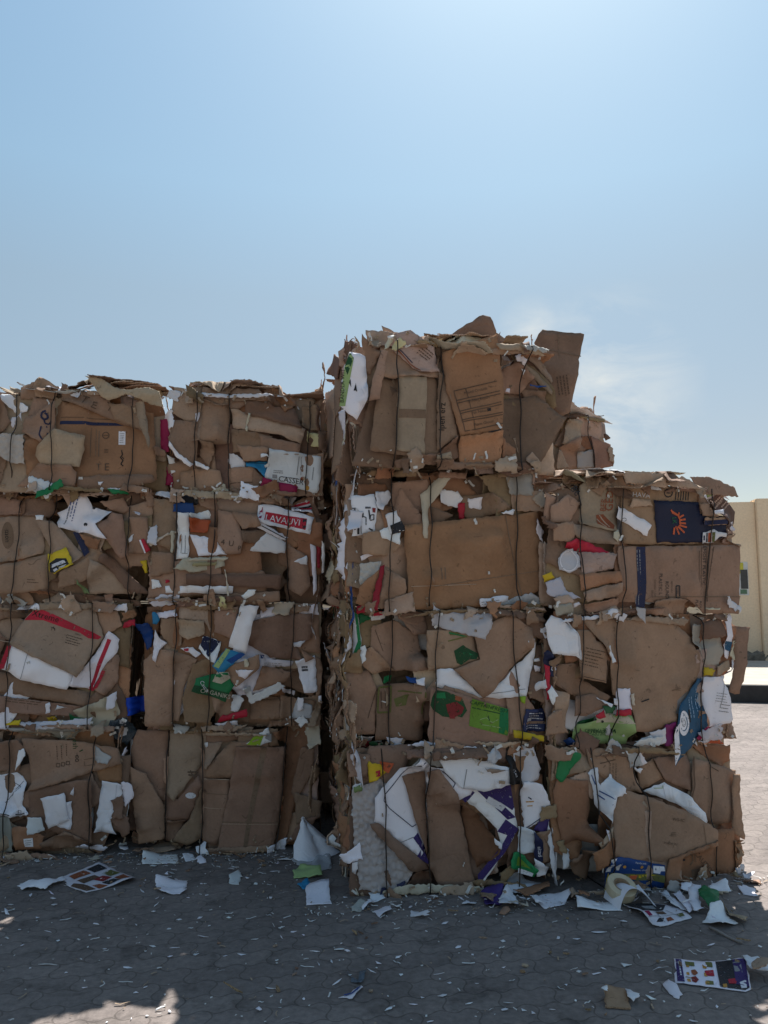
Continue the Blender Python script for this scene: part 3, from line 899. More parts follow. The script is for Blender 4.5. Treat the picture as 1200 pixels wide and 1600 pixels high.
setup('D1', PL_RIGHT, VD, 1, 876, 1160, 'ground-level bale of the rightmost front stack, with a blue and yellow pack', [(930, 943), (994, 1002), (1119, 1116)], nfill=22, left=26, right=14)
setup('D2', PL_RIGHT, VD, 2, 866, 1156, 'second bale up in the rightmost front stack, with a blue poster', [(909, 909), (966, 966), (1101, 1104)], nfill=22, left=26, right=14)
setup('D3', PL_RIGHT, VD, 3, 860, 1160, 'top bale of the rightmost front stack, with a dark navy panel and red sun print', [(910, 912), (975, 969), (1116, 1104)], nfill=26, top=16, left=24, right=12)
# second row behind: only the top of one shows, over the right-hand stack; the rest carry it or are added to block light through the slot on the left
e0, e1 = uat(PL_E, 815, 700), uat(PL_E, 957, 700)
for r in (1, 2, 3):
    bale('E%d' % r, PL_E, e1 - 1.12, e1, VD[r - 1], VD[r], 'plain brown bale added out of sight behind the slot in the left stacks', (), nfill=10, group='hidden back row bales')
fE = bale('E4', PL_E, e1 - 1.12, e1, VD[3], VE4, 'pale brown bale of the back row, showing above the rightmost front stack', (), nfill=16, top=12, right=12)
fE.pxy = (652, 760)
g0 = uat(PL_BACK, 120, 1040)
for r in (1, 2, 3, 4):
    bale('F%d' % r, PL_BACK, g0, g0 + 1.15, VA[r - 1], VA[r] - (.25 if r == 4 else 0), 'plain brown bale added out of sight behind the slot in the left stacks', (), nfill=10, group='hidden back row bales')
PL_G = shift(PL_MID, DEPTH + .05)
VG4 = vsplit(PL_G, [(520, 590)])[0]
gc = uat(PL_G, 497, 900)
for r, (va, vb) in enumerate(zip(VC[:3] + [VC[3]], VC[1:4] + [VG4])):
    f_ = bale('G%d' % (r + 1), PL_G, gc, gc + 1.1, va, vb, ('top' if r == 3 else ('ground-level', 'second', 'third')[r]) + ' bale of the back row, seen edge-on in the gap beside the tallest stack', (), nfill=8, top=6 if r == 3 else 0, left=20)
# the stack goes on past the left edge of the view
z1 = uat(PL_LEFT, -112, 1040) - .02
for r in (1, 2, 3, 4):
    bale('Z%d' % r, PL_LEFT, z1 - 1.15, z1, VA[r - 1], VA[r], 'plain brown bale of the next stack along, beyond the left edge', (), nfill=10, top=8 if r == 4 else 0, group='bales beyond the left edge')
# ------------------------------------------------------------------ what shows on each bale, traced piece by piece
trace(BALES['A4'], '1', '''
G 0,500 60,490 190,500 195,700 100,690 30,650 0,640 -60,560 | vor=.012
K 0,160 50,300 80,400 30,480 -20,470 -40,200
T -120,120 -20,110 20,250 0,480 -100,520
K -140,500 -10,480 0,860 -130,850
T 0,110 140,140 200,200 140,215 20,180 | cru=.015
W 40,215 90,210 140,260 200,290 190,325 110,340 40,260
W 85,380 145,330 150,430 100,470
K 145,160 280,110 270,220 210,240 150,240 | cru=.02
K 200,360 240,230 380,240 340,330 300,400 270,385
O 200,480 430,250 1060,330 1090,800 540,870 200,770 | tint=.95;fold=0;cru=.003;curl=0
>p navy 425,397 800,402 860,422 425,422
>l mark 4 430,372 760,378
>l fmark 5 635,440 632,640
>l fmark 5 670,450 668,640
>l fmark 7 690,460 688,640
>t mark 740 600 -90 30 III
>e mark 735 490 22 22 6
>l mark 5 720,490 752,490
>t mark 748 712 0 52 E
>t fmark 690 712 0 48 T
>p W 823,460 868,460 868,555 823,555
>g grey 830,475 0 32 6 13 5
>l ink 7 845,595 852,625 838,645 856,665 842,690 858,705
>l ink 5 850,640 862,655
>l ink 4 872,722 873,728
K 700,770 1060,765 1080,810 900,872 560,872 540,800
K 190,370 270,360 400,265 395,470 310,550 175,480
>l navy 14 345,335 318,345 310,375 330,395 355,385 352,360 335,350
>l navy 10 330,395 335,420 360,425 372,405
>l navy 10 310,440 305,500 325,535 350,530 360,490
>l navy 6 345,440 350,450
K 275,85 300,90 410,160 380,240 260,230 240,170 | cru=.015
K 430,160 700,200 900,380 990,440 980,458 430,247 | curl=0
>t mark 600 250 -16 60 T
>t mark 663 285 -16 50 E
>l mark 7 750,260 790,300
>l mark 7 790,265 755,320
K 760,270 1000,290 1010,462 940,440 800,380
T 955,268 1015,268 1060,560 1052,592 960,370 | tilt=.3,0
T 400,455 628,515 575,720 300,700 270,640 285,590 | curl=1;tint=1
K 290,700 520,710 555,760 540,850 350,870 140,850 250,740 | cru=.008
>t fmark 470 800 0 26 ---
T 590,75 700,90 800,160 900,180 1040,160 1110,190 1140,300 1040,275 950,232 880,207 760,252 700,215 640,130 | cru=.022;free=-.05;tint=1.15;label=crinkled pale sheet hanging over the top edge
D 410,120 600,150 620,178 430,165 | tilt=.1,.6
T 415,108 520,120 640,140 630,152 420,124 | tilt=.1,-.4;cru=.01
crim 1100,370 1170,370 1165,600 1110,610 | tilt=.3,0;cru=.01
crim 1135,690 1180,720 1170,830 1130,820 | cru=.01
W 1150,620 1195,640 1200,730 1170,745 | cru=.01
W 690,820 730,818 710,850
w 780,862 870,868 850,882 770,878 | cru=.01
green 760,870 900,880 905,905 800,905
''')
trace(BALES['A3'], '1', '''
K -60,1380 0,1390 345,1310 340,1560 90,1590 -60,1590 | curl=0
>g mark 190,1490 -4 90 2 18 4
T -80,1060 130,1040 290,1050 300,1310 130,1350 -80,1385 | curl=0;fold=0
>e fmark 30 1180 40 95 
>t ink 22 1185 90 34 uotti
>t ink 128 1250 -85 8 - - - - - - -
K 130,920 330,920 360,1010 310,1050 130,1040
K -60,910 110,930 120,1030 -60,1040 | cru=.01
K 690,950 850,920 900,1010 850,1030 740,990
K 860,1040 900,1330 850,1350 700,1140 790,1030
K 910,1060 1030,1060 1040,1300 905,1310
O 560,1170 720,1220 690,1290 620,1270
K 440,1440 700,1290 760,1330 600,1500 420,1560
T 250,1060 360,1090 420,1130 590,1330 505,1385 360,1310 | cru=.003;fold=0;curl=0
>p navy 512,1163 566,1166 632,1302 596,1336
T 600,1590 640,1350 860,1460 900,1590 | tint=.92
D 690,1350 740,1310 1040,1590 900,1590
W 385,1020 455,990 500,893 590,900 630,985 790,1025 690,1110 765,1217 600,1165 560,1170 415,1130 | label=white star shaped paper scrap;curl=0;tint=1.05;cru=.004
>g blue 530,905 -104 220 3 20 6
>g grey 470,990 -104 130 1 20 8
>e dk 640 990 11 9
>e dk 602 1111 15 12
>e grey 602 1111 6 5
W 258,1050 318,1045 305,1080 265,1080
yel 330,1320 470,1270 530,1390 400,1450 355,1440 | label=yellow printed scrap with black ring;cru=.003
>p dk 350,1380 400,1345 470,1345 500,1385 400,1448 360,1440
>q w 370,1390 455,1355 475,1375 375,1412
>q w 385,1425 485,1385 470,1405 400,1440
yel 965,1360 1010,1355 1020,1440 1000,1448
red 973,1220 1010,1210 1050,1290 1010,1312
>p W 973,1220 985,1216 1018,1306 1010,1312
W 1063,1500 1110,1490 1132,1540 1065,1552
w 905,1190 940,1175 925,1220 905,1235
lgreen 540,1490 590,1540 630,1590 585,1590 | tint=.5
w 915,1020 935,1015 990,1040 980,1050
''')
trace(BALES['B4'], '2', '''
K 350,150 510,170 515,490 420,500 330,470 345,350
T 170,135 320,160 340,260 320,340 230,350 150,300 | cru=.003
K 150,340 320,360 300,640 200,600 140,480
K 330,470 420,500 380,650 320,560
>e mark 435 415 14 40 5
K 515,140 620,150 700,160 760,230 640,240 560,290 515,270
T 525,280 700,320 990,400 960,500 830,440 700,420 540,400 | curl=0
K 525,400 700,430 780,450 760,540 530,540
K 700,440 960,500 950,560 720,560
K 720,150 780,105 900,190 940,240 760,238 | tilt=0,.2
D 615,230 920,262 970,400 615,312 | curl=0;tint=1.0
K 960,240 1060,230 1080,400 970,382
w 500,545 560,560 610,600 600,640 540,660 500,600 | cru=.02
K 190,660 350,640 450,660 480,780 280,785 190,740
K 500,640 660,632 700,700 650,790 510,785
>l mark 5 515,735 655,730
D 660,640 740,720 690,760 655,762
cyan 615,600 750,600 740,712 690,650 620,632
>l navy 3 620,610 750,612
K 560,500 760,520 745,600 600,600
w 770,530 1085,572 1085,700 1060,802 880,760 738,710 | label=pale grey printed carton;tint=1.0;fold=0;curl=0;cru=.003
>g grey 790,660 -4 75 2 12 6
>p grey 782,684 812,686 812,710 782,706
>l grey 5 950,575 935,690
>l grey 3 965,577 960,690
>l grey 5 1040,640 1030,720
>t ink 900 722 -9 34 CASSER
>e rust 968 712 12 12
>e rust 925 755 9 9
>e amber 1000 768 12 16
>l grey 5 850,700 940,712
crim 728,708 940,762 925,815 700,772 | label=dark red printed strip
W 143,480 165,500 200,560 290,620 270,642 180,575 138,510
W 300,600 390,640 372,652 300,626
W 710,560 745,562 765,580 715,582
pyel 1000,412 1092,425 1087,512 1000,492 | label=pale yellow card
w 300,300 330,295 325,345 300,360 | cru=.01
C 640,310 648,312 628,380 632,425 620,420 620,370 | cru=.004
''')
trace(BALES['B3'], '2', '''
K 20,830 190,850 190,900 180,1180 30,1100
K 40,1170 170,1180 180,1300 30,1330
C 10,1110 190,1035 192,1045 15,1120
C 150,1040 172,1040 168,1180 155,1178
C 20,1120 140,1050 145,1056 30,1140
W 48,790 90,780 192,815 185,842 50,812
K 300,800 430,800 430,910 330,880
T 440,800 700,790 720,850 690,940 600,962 440,900 | tint=.85
dk 200,805 300,820 320,870 210,862
blue 163,870 200,855 285,862 295,935 158,918
W 600,800 690,790 745,830 610,846 | curl=0
>p dk 655,800 680,797 690,828 665,832
W 535,835 600,840 565,866
W 270,1060 430,1088 500,1190 330,1196
W 205,930 275,935 265,1212 188,1216 | fold=1
>l grey 4 225,1070 220,1180
>l grey 4 225,1180 260,1182
>l grey 4 248,1070 245,1180
W 275,935 380,905 400,960 290,965
orange 280,960 400,972 380,1052 278,1050 | tint=.7
K 440,900 560,930 610,1100 590,1182 500,1182 440,1100 | tint=1.05
>t mark 478 1110 -5 36 4
>t mark 532 1120 -5 36 U
>t mark 585 1150 -5 32 P
D 590,1040 752,1040 752,1132 610,1112
w 752,1050 872,1112 860,1182 640,1162
w 660,960 720,990 880,1080 862,1102 690,1022
>l dk 6 720,1010 870,1090
W 690,880 760,870 940,925 1045,955 1020,1062 930,1042 690,985 | cru=.003;curl=0;label=red and white printed carton side
>p red 742,920 1000,965 990,1035 735,972
>q W 705,880 732,884 722,975 695,970
>q crim 708,890 726,893 718,965 701,962
>t W 850 972 -9 40 LAVAUVI
>p dk 975,965 1000,970 992,1030 970,1025
K 530,920 690,940 720,1010 600,1030
w 890,870 1010,838 1035,930 905,912
>p red 895,872 1010,842 1014,858 898,888
>p dk 900,893 1022,870 1025,884 902,902
>p red 950,890 1027,886 1028,895 950,900
w 760,790 930,815 900,865 720,860 | tint=.8
C 240,1212 500,1200 490,1262 300,1300 180,1275 | cru=.02;tint=.85
C 270,1215 520,1205 515,1220 275,1232
pyel 300,1240 450,1235 440,1255 300,1262 | tint=.5;cru=.012
D 260,1310 840,1312 835,1402 255,1372 | cru=.003;fold=0
W 120,1382 545,1385 540,1432 125,1424 | label=long white paper strip;tint=1.05;curl=0
K 430,1440 830,1412 835,1480 430,1482
K 215,1440 430,1440 430,1500 215,1500
K 880,1120 1000,1200 1020,1380 960,1450 880,1400
W 920,1232 1000,1190 1002,1252
red 1060,1130 1085,1140 1080,1272 1060,1262 | tint=.6
w 1020,1120 1055,1130 1060,1400 1040,1440
W 1090,1100 1110,1110 1105,1300 1092,1310
W 595,1442 640,1405 688,1405 670,1440 610,1472 | cru=.012
W 32,1345 80,1345 97,1387 38,1402
w 20,1490 100,1432 215,1440 200,1492 60,1512 | cru=.018
C 490,1280 500,1280 530,1480 520,1478
red 125,1345 145,1340 150,1360 125,1365
''')
trace(BALES['A2'], '3', '''
T 0,190 60,160 130,190 50,310 -60,300
K -120,80 60,100 60,170 -60,200
K -200,200 -60,190 20,300 -40,480 -200,470
K 600,350 700,400 690,560 620,640 560,600
K -200,480 0,500 130,540 400,600 520,620 520,700 0,620 -200,610 | tint=.8;curl=0
K -160,620 250,670 500,700 500,760 0,740 -160,730 | cru=.012;tint=.9
>g mark 20,655 -6 240 2 14 4
K 560,140 690,130 720,220 600,292 550,250
W 590,110 750,88 750,160 735,130 600,127 | cru=.012
W 60,335 210,390 440,515 400,602 130,540 15,475 | curl=0;cru=.003
>p red 42,340 70,337 25,475 -5,478
>l grey 3 170,385 130,535
W 530,430 640,250 700,300 690,385 600,480 540,602 410,580 440,515 | cru=.004;curl=1
>p red 632,298 655,305 560,550 545,612 516,602
>p red 600,488 622,490 572,592 545,612
K 0,60 300,10 420,58 205,108 130,180 30,170 | cru=.006
T -40,300 45,318 130,185 210,110 340,20 420,60 560,140 612,290 460,522 45,322 | tint=.9;curl=0;fold=0;label=brown carton with red curved band
>p red 210,110 330,160 500,240 600,287 580,302 520,296 470,262 390,237 250,187 138,186
>t ink 265 163 -15 38 Xtreme
>l ink 7 140,130 160,128
>l ink 7 142,140 158,138
>l ink 3 300,228 325,240
>l ink 3 312,225 322,250
>l mark 3 305,232 300,250
>g ink 395,275 -16 100 4 15 4
>t ink 460 272 -16 9 100mm
>l mark 4 385,128 410,128
W 275,680 300,675 296,742 270,742
C 440,720 560,680 680,622 710,740 640,832 540,832 460,760 | cru=.025;tint=.85
w 640,640 700,610 690,700 640,720 | cru=.02
w 340,690 400,705 330,720 | cru=.01
green 410,740 500,780 480,812 415,782 | tint=.7
olive 360,780 450,785 450,808 362,806
yel 260,770 330,760 332,806 270,802 | tint=.8
G 250,870 350,850 397,917
greytan 20,835 500,810 408,908 250,890 60,865 | cru=.008
G 30,832 450,832 450,856 55,854 | tint=.8
w 110,795 172,795 172,813 115,813
yel 22,790 110,785 115,812 28,812
w 190,800 250,792 260,820 195,825 | cru=.02
slate 650,790 742,770 785,880 722,952 618,900 | cru=.015;label=dark glossy wrapper
>p w 705,785 730,782 728,825 700,828
>p w 680,845 725,842 720,890 672,905
vblue 735,655 852,660 850,752 748,760 | label=bright blue carton piece;tilt=.2,0
>l W 8 850,660 845,690
red 733,200 792,180 792,216 730,232
''')
trace(BALES['A1'], '3', '''
D -160,930 100,900 150,960 100,1090 -160,1090 | cru=.02;tint=1.3
G -160,1345 80,1340 100,1420 90,1560 -160,1560 | cru=.015;tint=.7
T 560,940 700,960 720,1040 640,1060 550,1030
O 560,1060 720,1040 722,1150 590,1152
D 190,1200 450,1130 560,1120 555,1502 180,1400 | tint=1.25;fold=0
O 100,1400 190,1400 280,1460 260,1532 110,1542
>p W 165,1470 217,1465 217,1520 168,1522
>g grey 172,1482 2 40 3 13 4
K 255,1500 400,1430 500,1470 548,1500 540,1542 290,1547
K 125,890 420,905 700,950 722,1040 440,1122 180,1192 168,1000 | curl=0;fold=0;label=brown carton with printed tick boxes;tint=1.05
>t dgreen 447 925 -90 32 esh
>t ink 455 1012 -90 34 co
>l dgreen 6 470,970 490,960
>g mark 335,935 -88 95 1 10 4
>g mark 362,930 -88 95 1 10 4
>g mark 392,925 -88 95 1 10 4
>l mark 4 331,1042 352,1042 352,1062 331,1062 331,1042
>l mark 4 362,1036 382,1036 382,1056 362,1056 362,1036
>l mark 4 391,1028 411,1028 411,1048 391,1048 391,1028
>l fmark 4 495,1020 555,1010 560,1048 500,1058 495,1020
plast 560,935 665,1000 640,1042 560,1022 | tint=.9
W 400,1260 447,1248 440,1417 350,1400 | cru=.004
w 190,1342 270,1340 292,1420 190,1447 | cru=.015
W 265,1232 405,1200 432,1362 310,1412 285,1300 | cru=.004;label=square white sheet folded over
W 605,1145 722,1165 735,1292 655,1372 692,1467 572,1440 | cru=.006;label=tall white sheet
>l w 4 690,1170 680,1290
W 720,1150 780,1160 792,1242 740,1302 | cru=.015
D 658,1370 720,1330 772,1362 782,1442 740,1472
W -120,1110 40,1110 100,1095 165,1180 140,1280 197,1322 140,1347 -120,1325 | cru=.022;label=crumpled white printed sheet
>l dk 3 10,1140 120,1180 60,1240
>l dk 3 20,1280 130,1150
>l dk 5 0,1325 135,1335 180,1315
>p navy 118,1310 138,1312 136,1335 116,1332
W 95,1042 110,960 152,950 150,992 95,1082
w 445,1190 465,1160 460,1215 442,1210
W 440,1540 520,1500 550,1520 640,1540 600,1562 | cru=.02
''')
trace(BALES['B2'], '4', '''
O 100,110 150,85 182,90 162,350 142,560 95,562 | fold=0
>l fmark 5 140,95 120,550
T 330,50 470,70 512,100 512,232 470,150 330,132
K 520,80 650,60 620,242 520,202
K 220,130 320,120 340,272 280,292 220,212 | cru=.018
K 120,360 200,300 300,305 285,722 130,722 | curl=0
K 300,305 422,350 350,502 320,692 285,692
V 400,380 500,330 560,422 560,560 490,702 350,692 340,560 | cru=.012
K 560,400 770,320 765,402 640,500 | fold=1
K 720,532 780,390 940,422 900,482
K 700,600 870,580 872,692 700,702 | fold=1
K 870,560 960,580 1002,692 870,692
K 500,560 600,520 640,640 540,680
K 1050,330 1092,350 1110,432 1090,562 1070,562
T 325,132 465,140 467,216 380,242 325,212 | tint=1.1
W 190,100 300,80 322,112 200,132
W 185,190 220,242 252,262 210,302 190,372 172,360
cyan 178,92 205,100 218,132 200,160 176,156
W 770,70 1080,50 1087,112 980,100 900,116 762,127 | cru=.018
D 705,150 850,110 1050,100 1045,242 960,282 1000,362 820,342 700,272 | tint=1.25;curl=0
W 665,55 762,60 730,150 715,232 690,317 595,280 | label=upright white sheet;cru=.005
W 462,220 557,255 530,377 470,332 432,290 | cru=.003;label=blue and white folded card
>p navy 462,220 552,254 490,337 445,272
cyan 590,290 692,320 560,427 512,386 | label=cyan printed card
>p lgreen 590,290 610,297 550,395 520,385
>p blue 660,312 692,320 620,372 590,352
green 427,452 500,430 600,420 625,490 582,577 402,520 | cru=.004;label=green printed carton piece
>p C 540,415 602,415 612,450 560,482 510,470
>p dgreen 418,485 480,500 600,532 585,577 402,520
>t W 470 495 -60 20 Caura
>t C 530 535 -13 24 ORGANIKS
W 330,290 400,285 450,320 420,340 | cru=.006
>p red 350,292 378,290 376,306 356,306
W 640,405 742,405 690,452 660,440
w 775,318 790,345 840,352 948,362 930,397 775,386
>g grey 790,372 -4 130 2 10 3
>p blue 775,320 790,330 786,345 776,343
W 955,365 1065,335 1077,532 1010,542 975,440 | cru=.008;label=white bag piece with barcode
>g dk 990,402 3 36 2 16 12
w 670,512 710,500 722,550 860,482 902,502 850,542 710,602 | cru=.014
W 620,540 677,570 640,642 598,640
w 880,505 950,540 945,560 890,545 | cru=.01
w 940,262 1012,250 985,288 950,285 | cru=.012
C 680,345 705,345 710,388 685,388 | cru=.012
red 548,668 690,628 697,667 528,702 | label=red strip
w 520,704 640,690 642,720 540,727 | cru=.012
plast 965,580 1050,622 1045,690 925,692 | cru=.018
W 965,572 1000,575 995,640 965,650 
W 1085,560 1105,558 1100,600 1085,590
K 990,300 1070,350 1010,370
''')
trace(BALES['B1'], '4', '''
K 60,760 250,760 240,850 225,1150 60,1100 20,880 | cru=.01
K 20,950 120,1000 220,1180 215,1372 70,1402 45,1200 | cru=.015
D 450,750 620,740 650,800 460,842 | tint=1.3
K 640,750 860,740 860,840 640,840
D 235,1080 300,1140 420,1000 442,1060 360,1252 230,1262 | tint=1.2
>e w 375 1112 30 17
D 230,1260 350,1250 280,1372 222,1382
K 440,1060 442,1352 350,1392 265,1372 370,1240 | curl=0;tint=.85
T 255,750 420,740 440,800 430,952 280,1142 235,1100 | tint=.82;fold=0;curl=0
>l mark 8 355,985 410,985 390,1020
>l mark 8 360,1000 420,1008
>l mark 6 370,975 395,1025
K 600,810 800,800 830,1000 450,1020 460,960 | tint=.9
T 455,820 557,813 470,962 448,962 | tint=.85
K 452,1010 595,1020 575,1250 520,1382 438,1372 | curl=0;fold=0;tint=.9
>l T 4 455,1015 590,1020
>l fmark 3 455,1100 588,1105
>l T 3 450,1180 580,1185
O 830,760 1000,720 1055,780 1055,952 950,1162 900,1382 840,1392 880,1152 900,850 | cru=.02;tint=.72
D 990,850 1060,860 1050,1000 950,1160 930,1100 | cru=.012
K 950,1100 1100,1150 1090,1242 960,1280 | cru=.008;tint=.85
D 1000,1240 1080,1230 1010,1350 900,1390 | cru=.012;tint=1.2
>t rust 880 1180 80 18 HA
w 690,820 760,765 810,728 827,812 765,830 | cru=.004
>p lime 692,822 742,765 785,770 762,830
>p grey 800,760 826,765 826,810 790,790
K 635,830 903,845 872,1180 835,1392 690,1402 630,1442 520,1422 560,1252 | tint=.86;curl=0;fold=0;cru=.003;label=tall plain brown board
>p fmark 768,840 802,842 715,1250 690,1402 668,1404 690,1240
>l fmark 4 555,1252 860,1262
>l T 3 552,1262 856,1272
w 450,820 470,818 475,845 455,848 | cru=.012
''')
trace(BALES['C4'], '5', '''
T 120,135 180,90 222,105 225,182 200,202 130,202 | cru=.01
K 270,320 522,310 522,642 430,652 232,622 240,542 | curl=0;tint=.8
T 352,310 467,320 458,642 342,622 | tint=.9;curl=0;fold=0
>p fmark 352,452 462,456 462,490 350,488
K 275,190 345,190 520,290 522,318 270,322
T 220,105 352,110 342,182 230,187 | tint=1.05
K 195,140 242,190 272,212 235,302 205,292
P 340,130 400,120 500,190 522,292 440,302 400,272 330,202 | cru=.014;tint=1.1;label=crumpled printed sack
>l rust 5 345,200 400,265 440,295
>l navy 4 350,195 408,258
>g mark 450,185 -38 70 4 12 5
K 275,210 302,215 267,415 222,422 240,332 | tint=1.1
W 150,200 215,230 222,400 180,492 145,462 110,432 130,262 | cru=.003;curl=0;fold=0;label=white carton with green edge
>p lgreen 152,203 165,235 130,432 106,432 128,265
>p dgreen 150,203 165,232 140,300 128,265
>t ink 119 345 88 17 BANDLA WIT
>p dk 145,330 153,318 156,352
>p dk 166,365 175,335 181,370
C 310,145 335,140 330,160 300,205 285,210 | cru=.01
W 300,148 330,142 332,158 305,160 | cru=.01
D 780,120 800,640 600,640 560,560 | tint=1.1
K 520,172 600,150 600,192 540,222 512,272
D 785,115 870,135 990,200 1050,300 1070,400 1045,412 960,300 860,205 | tilt=0,.2;tint=1.0
T 870,150 985,205 1040,300 1030,310 960,225 870,170 | cru=.008;tint=.7
V 850,180 960,240 1035,330 1060,410 1040,420 930,290 | tilt=.2,.2
T 875,195 960,262 1030,350 1025,368 940,280 870,215 | tint=.7;cru=.008
K 880,220 950,290 1000,400 980,420 900,350
D 900,330 1000,350 1010,420 930,400 | cru=.012
K 795,262 882,220 950,290 900,352 795,352
T 790,260 862,215 790,198
K 520,300 548,300 602,560 512,622
>t ink 537 480 88 26 Ipen erz
K 798,380 960,368 1092,465 960,692 870,682 795,642 | tint=.62;curl=0;fold=0;label=large dark brown board;cru=.003
D 340,660 520,632 600,560 620,642 540,672 345,692 | cru=.012
O 800,560 870,600 860,660 800,650
O 535,205 765,130 800,352 797,532 612,562 550,372 | curl=0;fold=0;cru=.003;tint=1.06;label=orange brown carton with printed table
>l mark 4 588,368 770,325
>l mark 4 600,408 783,366
>l mark 4 602,420 785,378
>l mark 4 612,455 790,412
>l mark 4 615,465 792,422
>l mark 4 622,492 796,455
>l mark 4 624,500 796,465
>l mark 4 632,540 797,502
>l mark 4 588,368 632,540
>l mark 3 638,358 648,398
>l mark 3 650,408 658,445
>l mark 3 660,455 667,486
>l mark 3 670,492 678,528
>t mark 680 366 13 12 Mixed Orchids
>t mark 750 350 13 10 ----
>t mark 692 404 13 12 Golden Royals
>t mark 760 389 13 10 ---
>t mark 698 455 13 12 Pak Natural
>p dk 730,440 745,438 746,450 731,452
>t mark 770 440 13 10 ---
>t mark 714 502 13 12 Pitem Glocol
>t mark 770 487 13 10 ---
>l dk 5 735,540 790,528
O 612,562 800,532 790,667 618,687 | tint=1.3;curl=0;fold=0;tilt=0,-.12;cru=.003
D 800,650 900,660 962,692 860,722 800,702 | cru=.012
T 905,650 930,615 972,665 950,687 | tilt=.2,.3
T 510,642 565,630 572,662 512,662 | tint=.85
blue 928,323 1000,330 1000,335 928,328
w 810,355 825,355 822,370 808,372 | cru=.01
W 868,200 885,185 915,215 905,245 895,225 878,222 | cru=.012
W 895,250 908,262 898,282
D 555,130 720,35 755,45 812,215 790,202 757,132 602,162 | free=.10;tilt=.1,.1;tint=1.35;label=brown flap peaking above the top
K 985,85 1050,95 1162,105 1142,202 1092,445 1050,470 1000,400 950,140 | free=.22;tilt=.05,-.06;tint=.68;label=brown board leaning up behind the top edge
>l fmark 4 1050,97 1052,210
>l fmark 5 960,165 1145,205
>g mark 1075,290 -80 90 4 13 6
D 400,120 520,150 560,120 560,180 430,180 | free=.12;cru=.02
K 600,120 780,110 850,150 780,220 600,200 | free=.14;cru=.01
T 285,90 340,110 420,125 300,120 | free=.08;cru=.01;tilt=0,.5
''')
trace(BALES['C3'], '5', '''
O 200,740 320,738 342,782 260,802 200,792
K 350,735 500,720 545,800 420,902 340,862 | cru=.02
K 520,842 612,880 540,922 520,912
K 660,790 780,780 862,850 700,902 640,860 | cru=.008
K 860,760 980,780 990,870 860,860 | cru=.012
K 380,760 480,900 480,932 390,942 350,860
W 165,800 262,790 277,850 265,962 170,972 | cru=.004;label=white carton with black line drawing
>l dk 9 195,865 195,965
>l dk 5 180,872 180,890 215,890 215,872 195,866 180,872
>l dk 4 215,888 228,892 228,925
>l dk 6 240,860 245,900
>l grey 6 205,890 207,965
>l dk 4 245,905 262,902 262,880 248,882 245,905
>p dred 255,850 270,852 268,872 256,870
>g dk 225,850 0 26 1 8 8
>g dk 172,850 -90 110 2 -8 6
>l dk 6 240,940 258,948
W 270,780 335,770 345,800 300,860 275,850 | cru=.012;tint=.9
W 205,1060 330,1000 337,1016 210,1077 | cru=.004
K 210,960 290,950 380,1010 330,1060 210,1050 | cru=.012
W 285,950 325,930 350,955 375,960 370,1010 330,990 295,982 | cru=.006
W 310,880 355,865 397,945 332,967 | curl=0;cru=.003
>p dk 330,928 378,908 397,945 340,967
pad 200,1090 290,1080 282,1130 240,1182 198,1182 | vor=.015;tint=1.1
O 205,1180 285,1110 245,1282 180,1262
K 310,1100 390,1160 402,1292 275,1282 | fold=1
red 285,1100 306,1095 272,1292 240,1292 | tint=.6;label=red upright strip
W 555,760 640,770 662,802 640,842 560,822 | cru=.022
W 685,800 742,800 742,852 690,842 | cru=.018
red 640,820 672,820 667,892 645,892
O 390,925 960,868 975,900 992,1202 800,1272 410,1292 400,1100 | tint=.98;curl=0;fold=0;cru=.003;label=wide plain orange brown board
>l fmark 4 830,882 850,1000 900,1235
>l T 3 420,1190 700,1180
>l fmark 3 520,1190 990,1120
>l fmark 5 550,1110 552,1160
>l fmark 5 566,1108 568,1158
C 470,790 600,670 612,700 502,850 495,982 475,982 | cru=.006
W 810,872 870,855 862,882
w 960,900 992,950 987,1002 960,952 | cru=.012
plast 745,1270 860,1240 940,1215 982,1250 960,1292 800,1297 | cru=.03;label=grey plastic bunched along the seam
W 705,1245 832,1228 834,1252 710,1277 
>g grey 715,1258 7 100 2 9 3
w 350,1275 400,1290 360,1295 | cru=.01
greytan 830,690 960,700 940,800 850,790 | cru=.02
''')
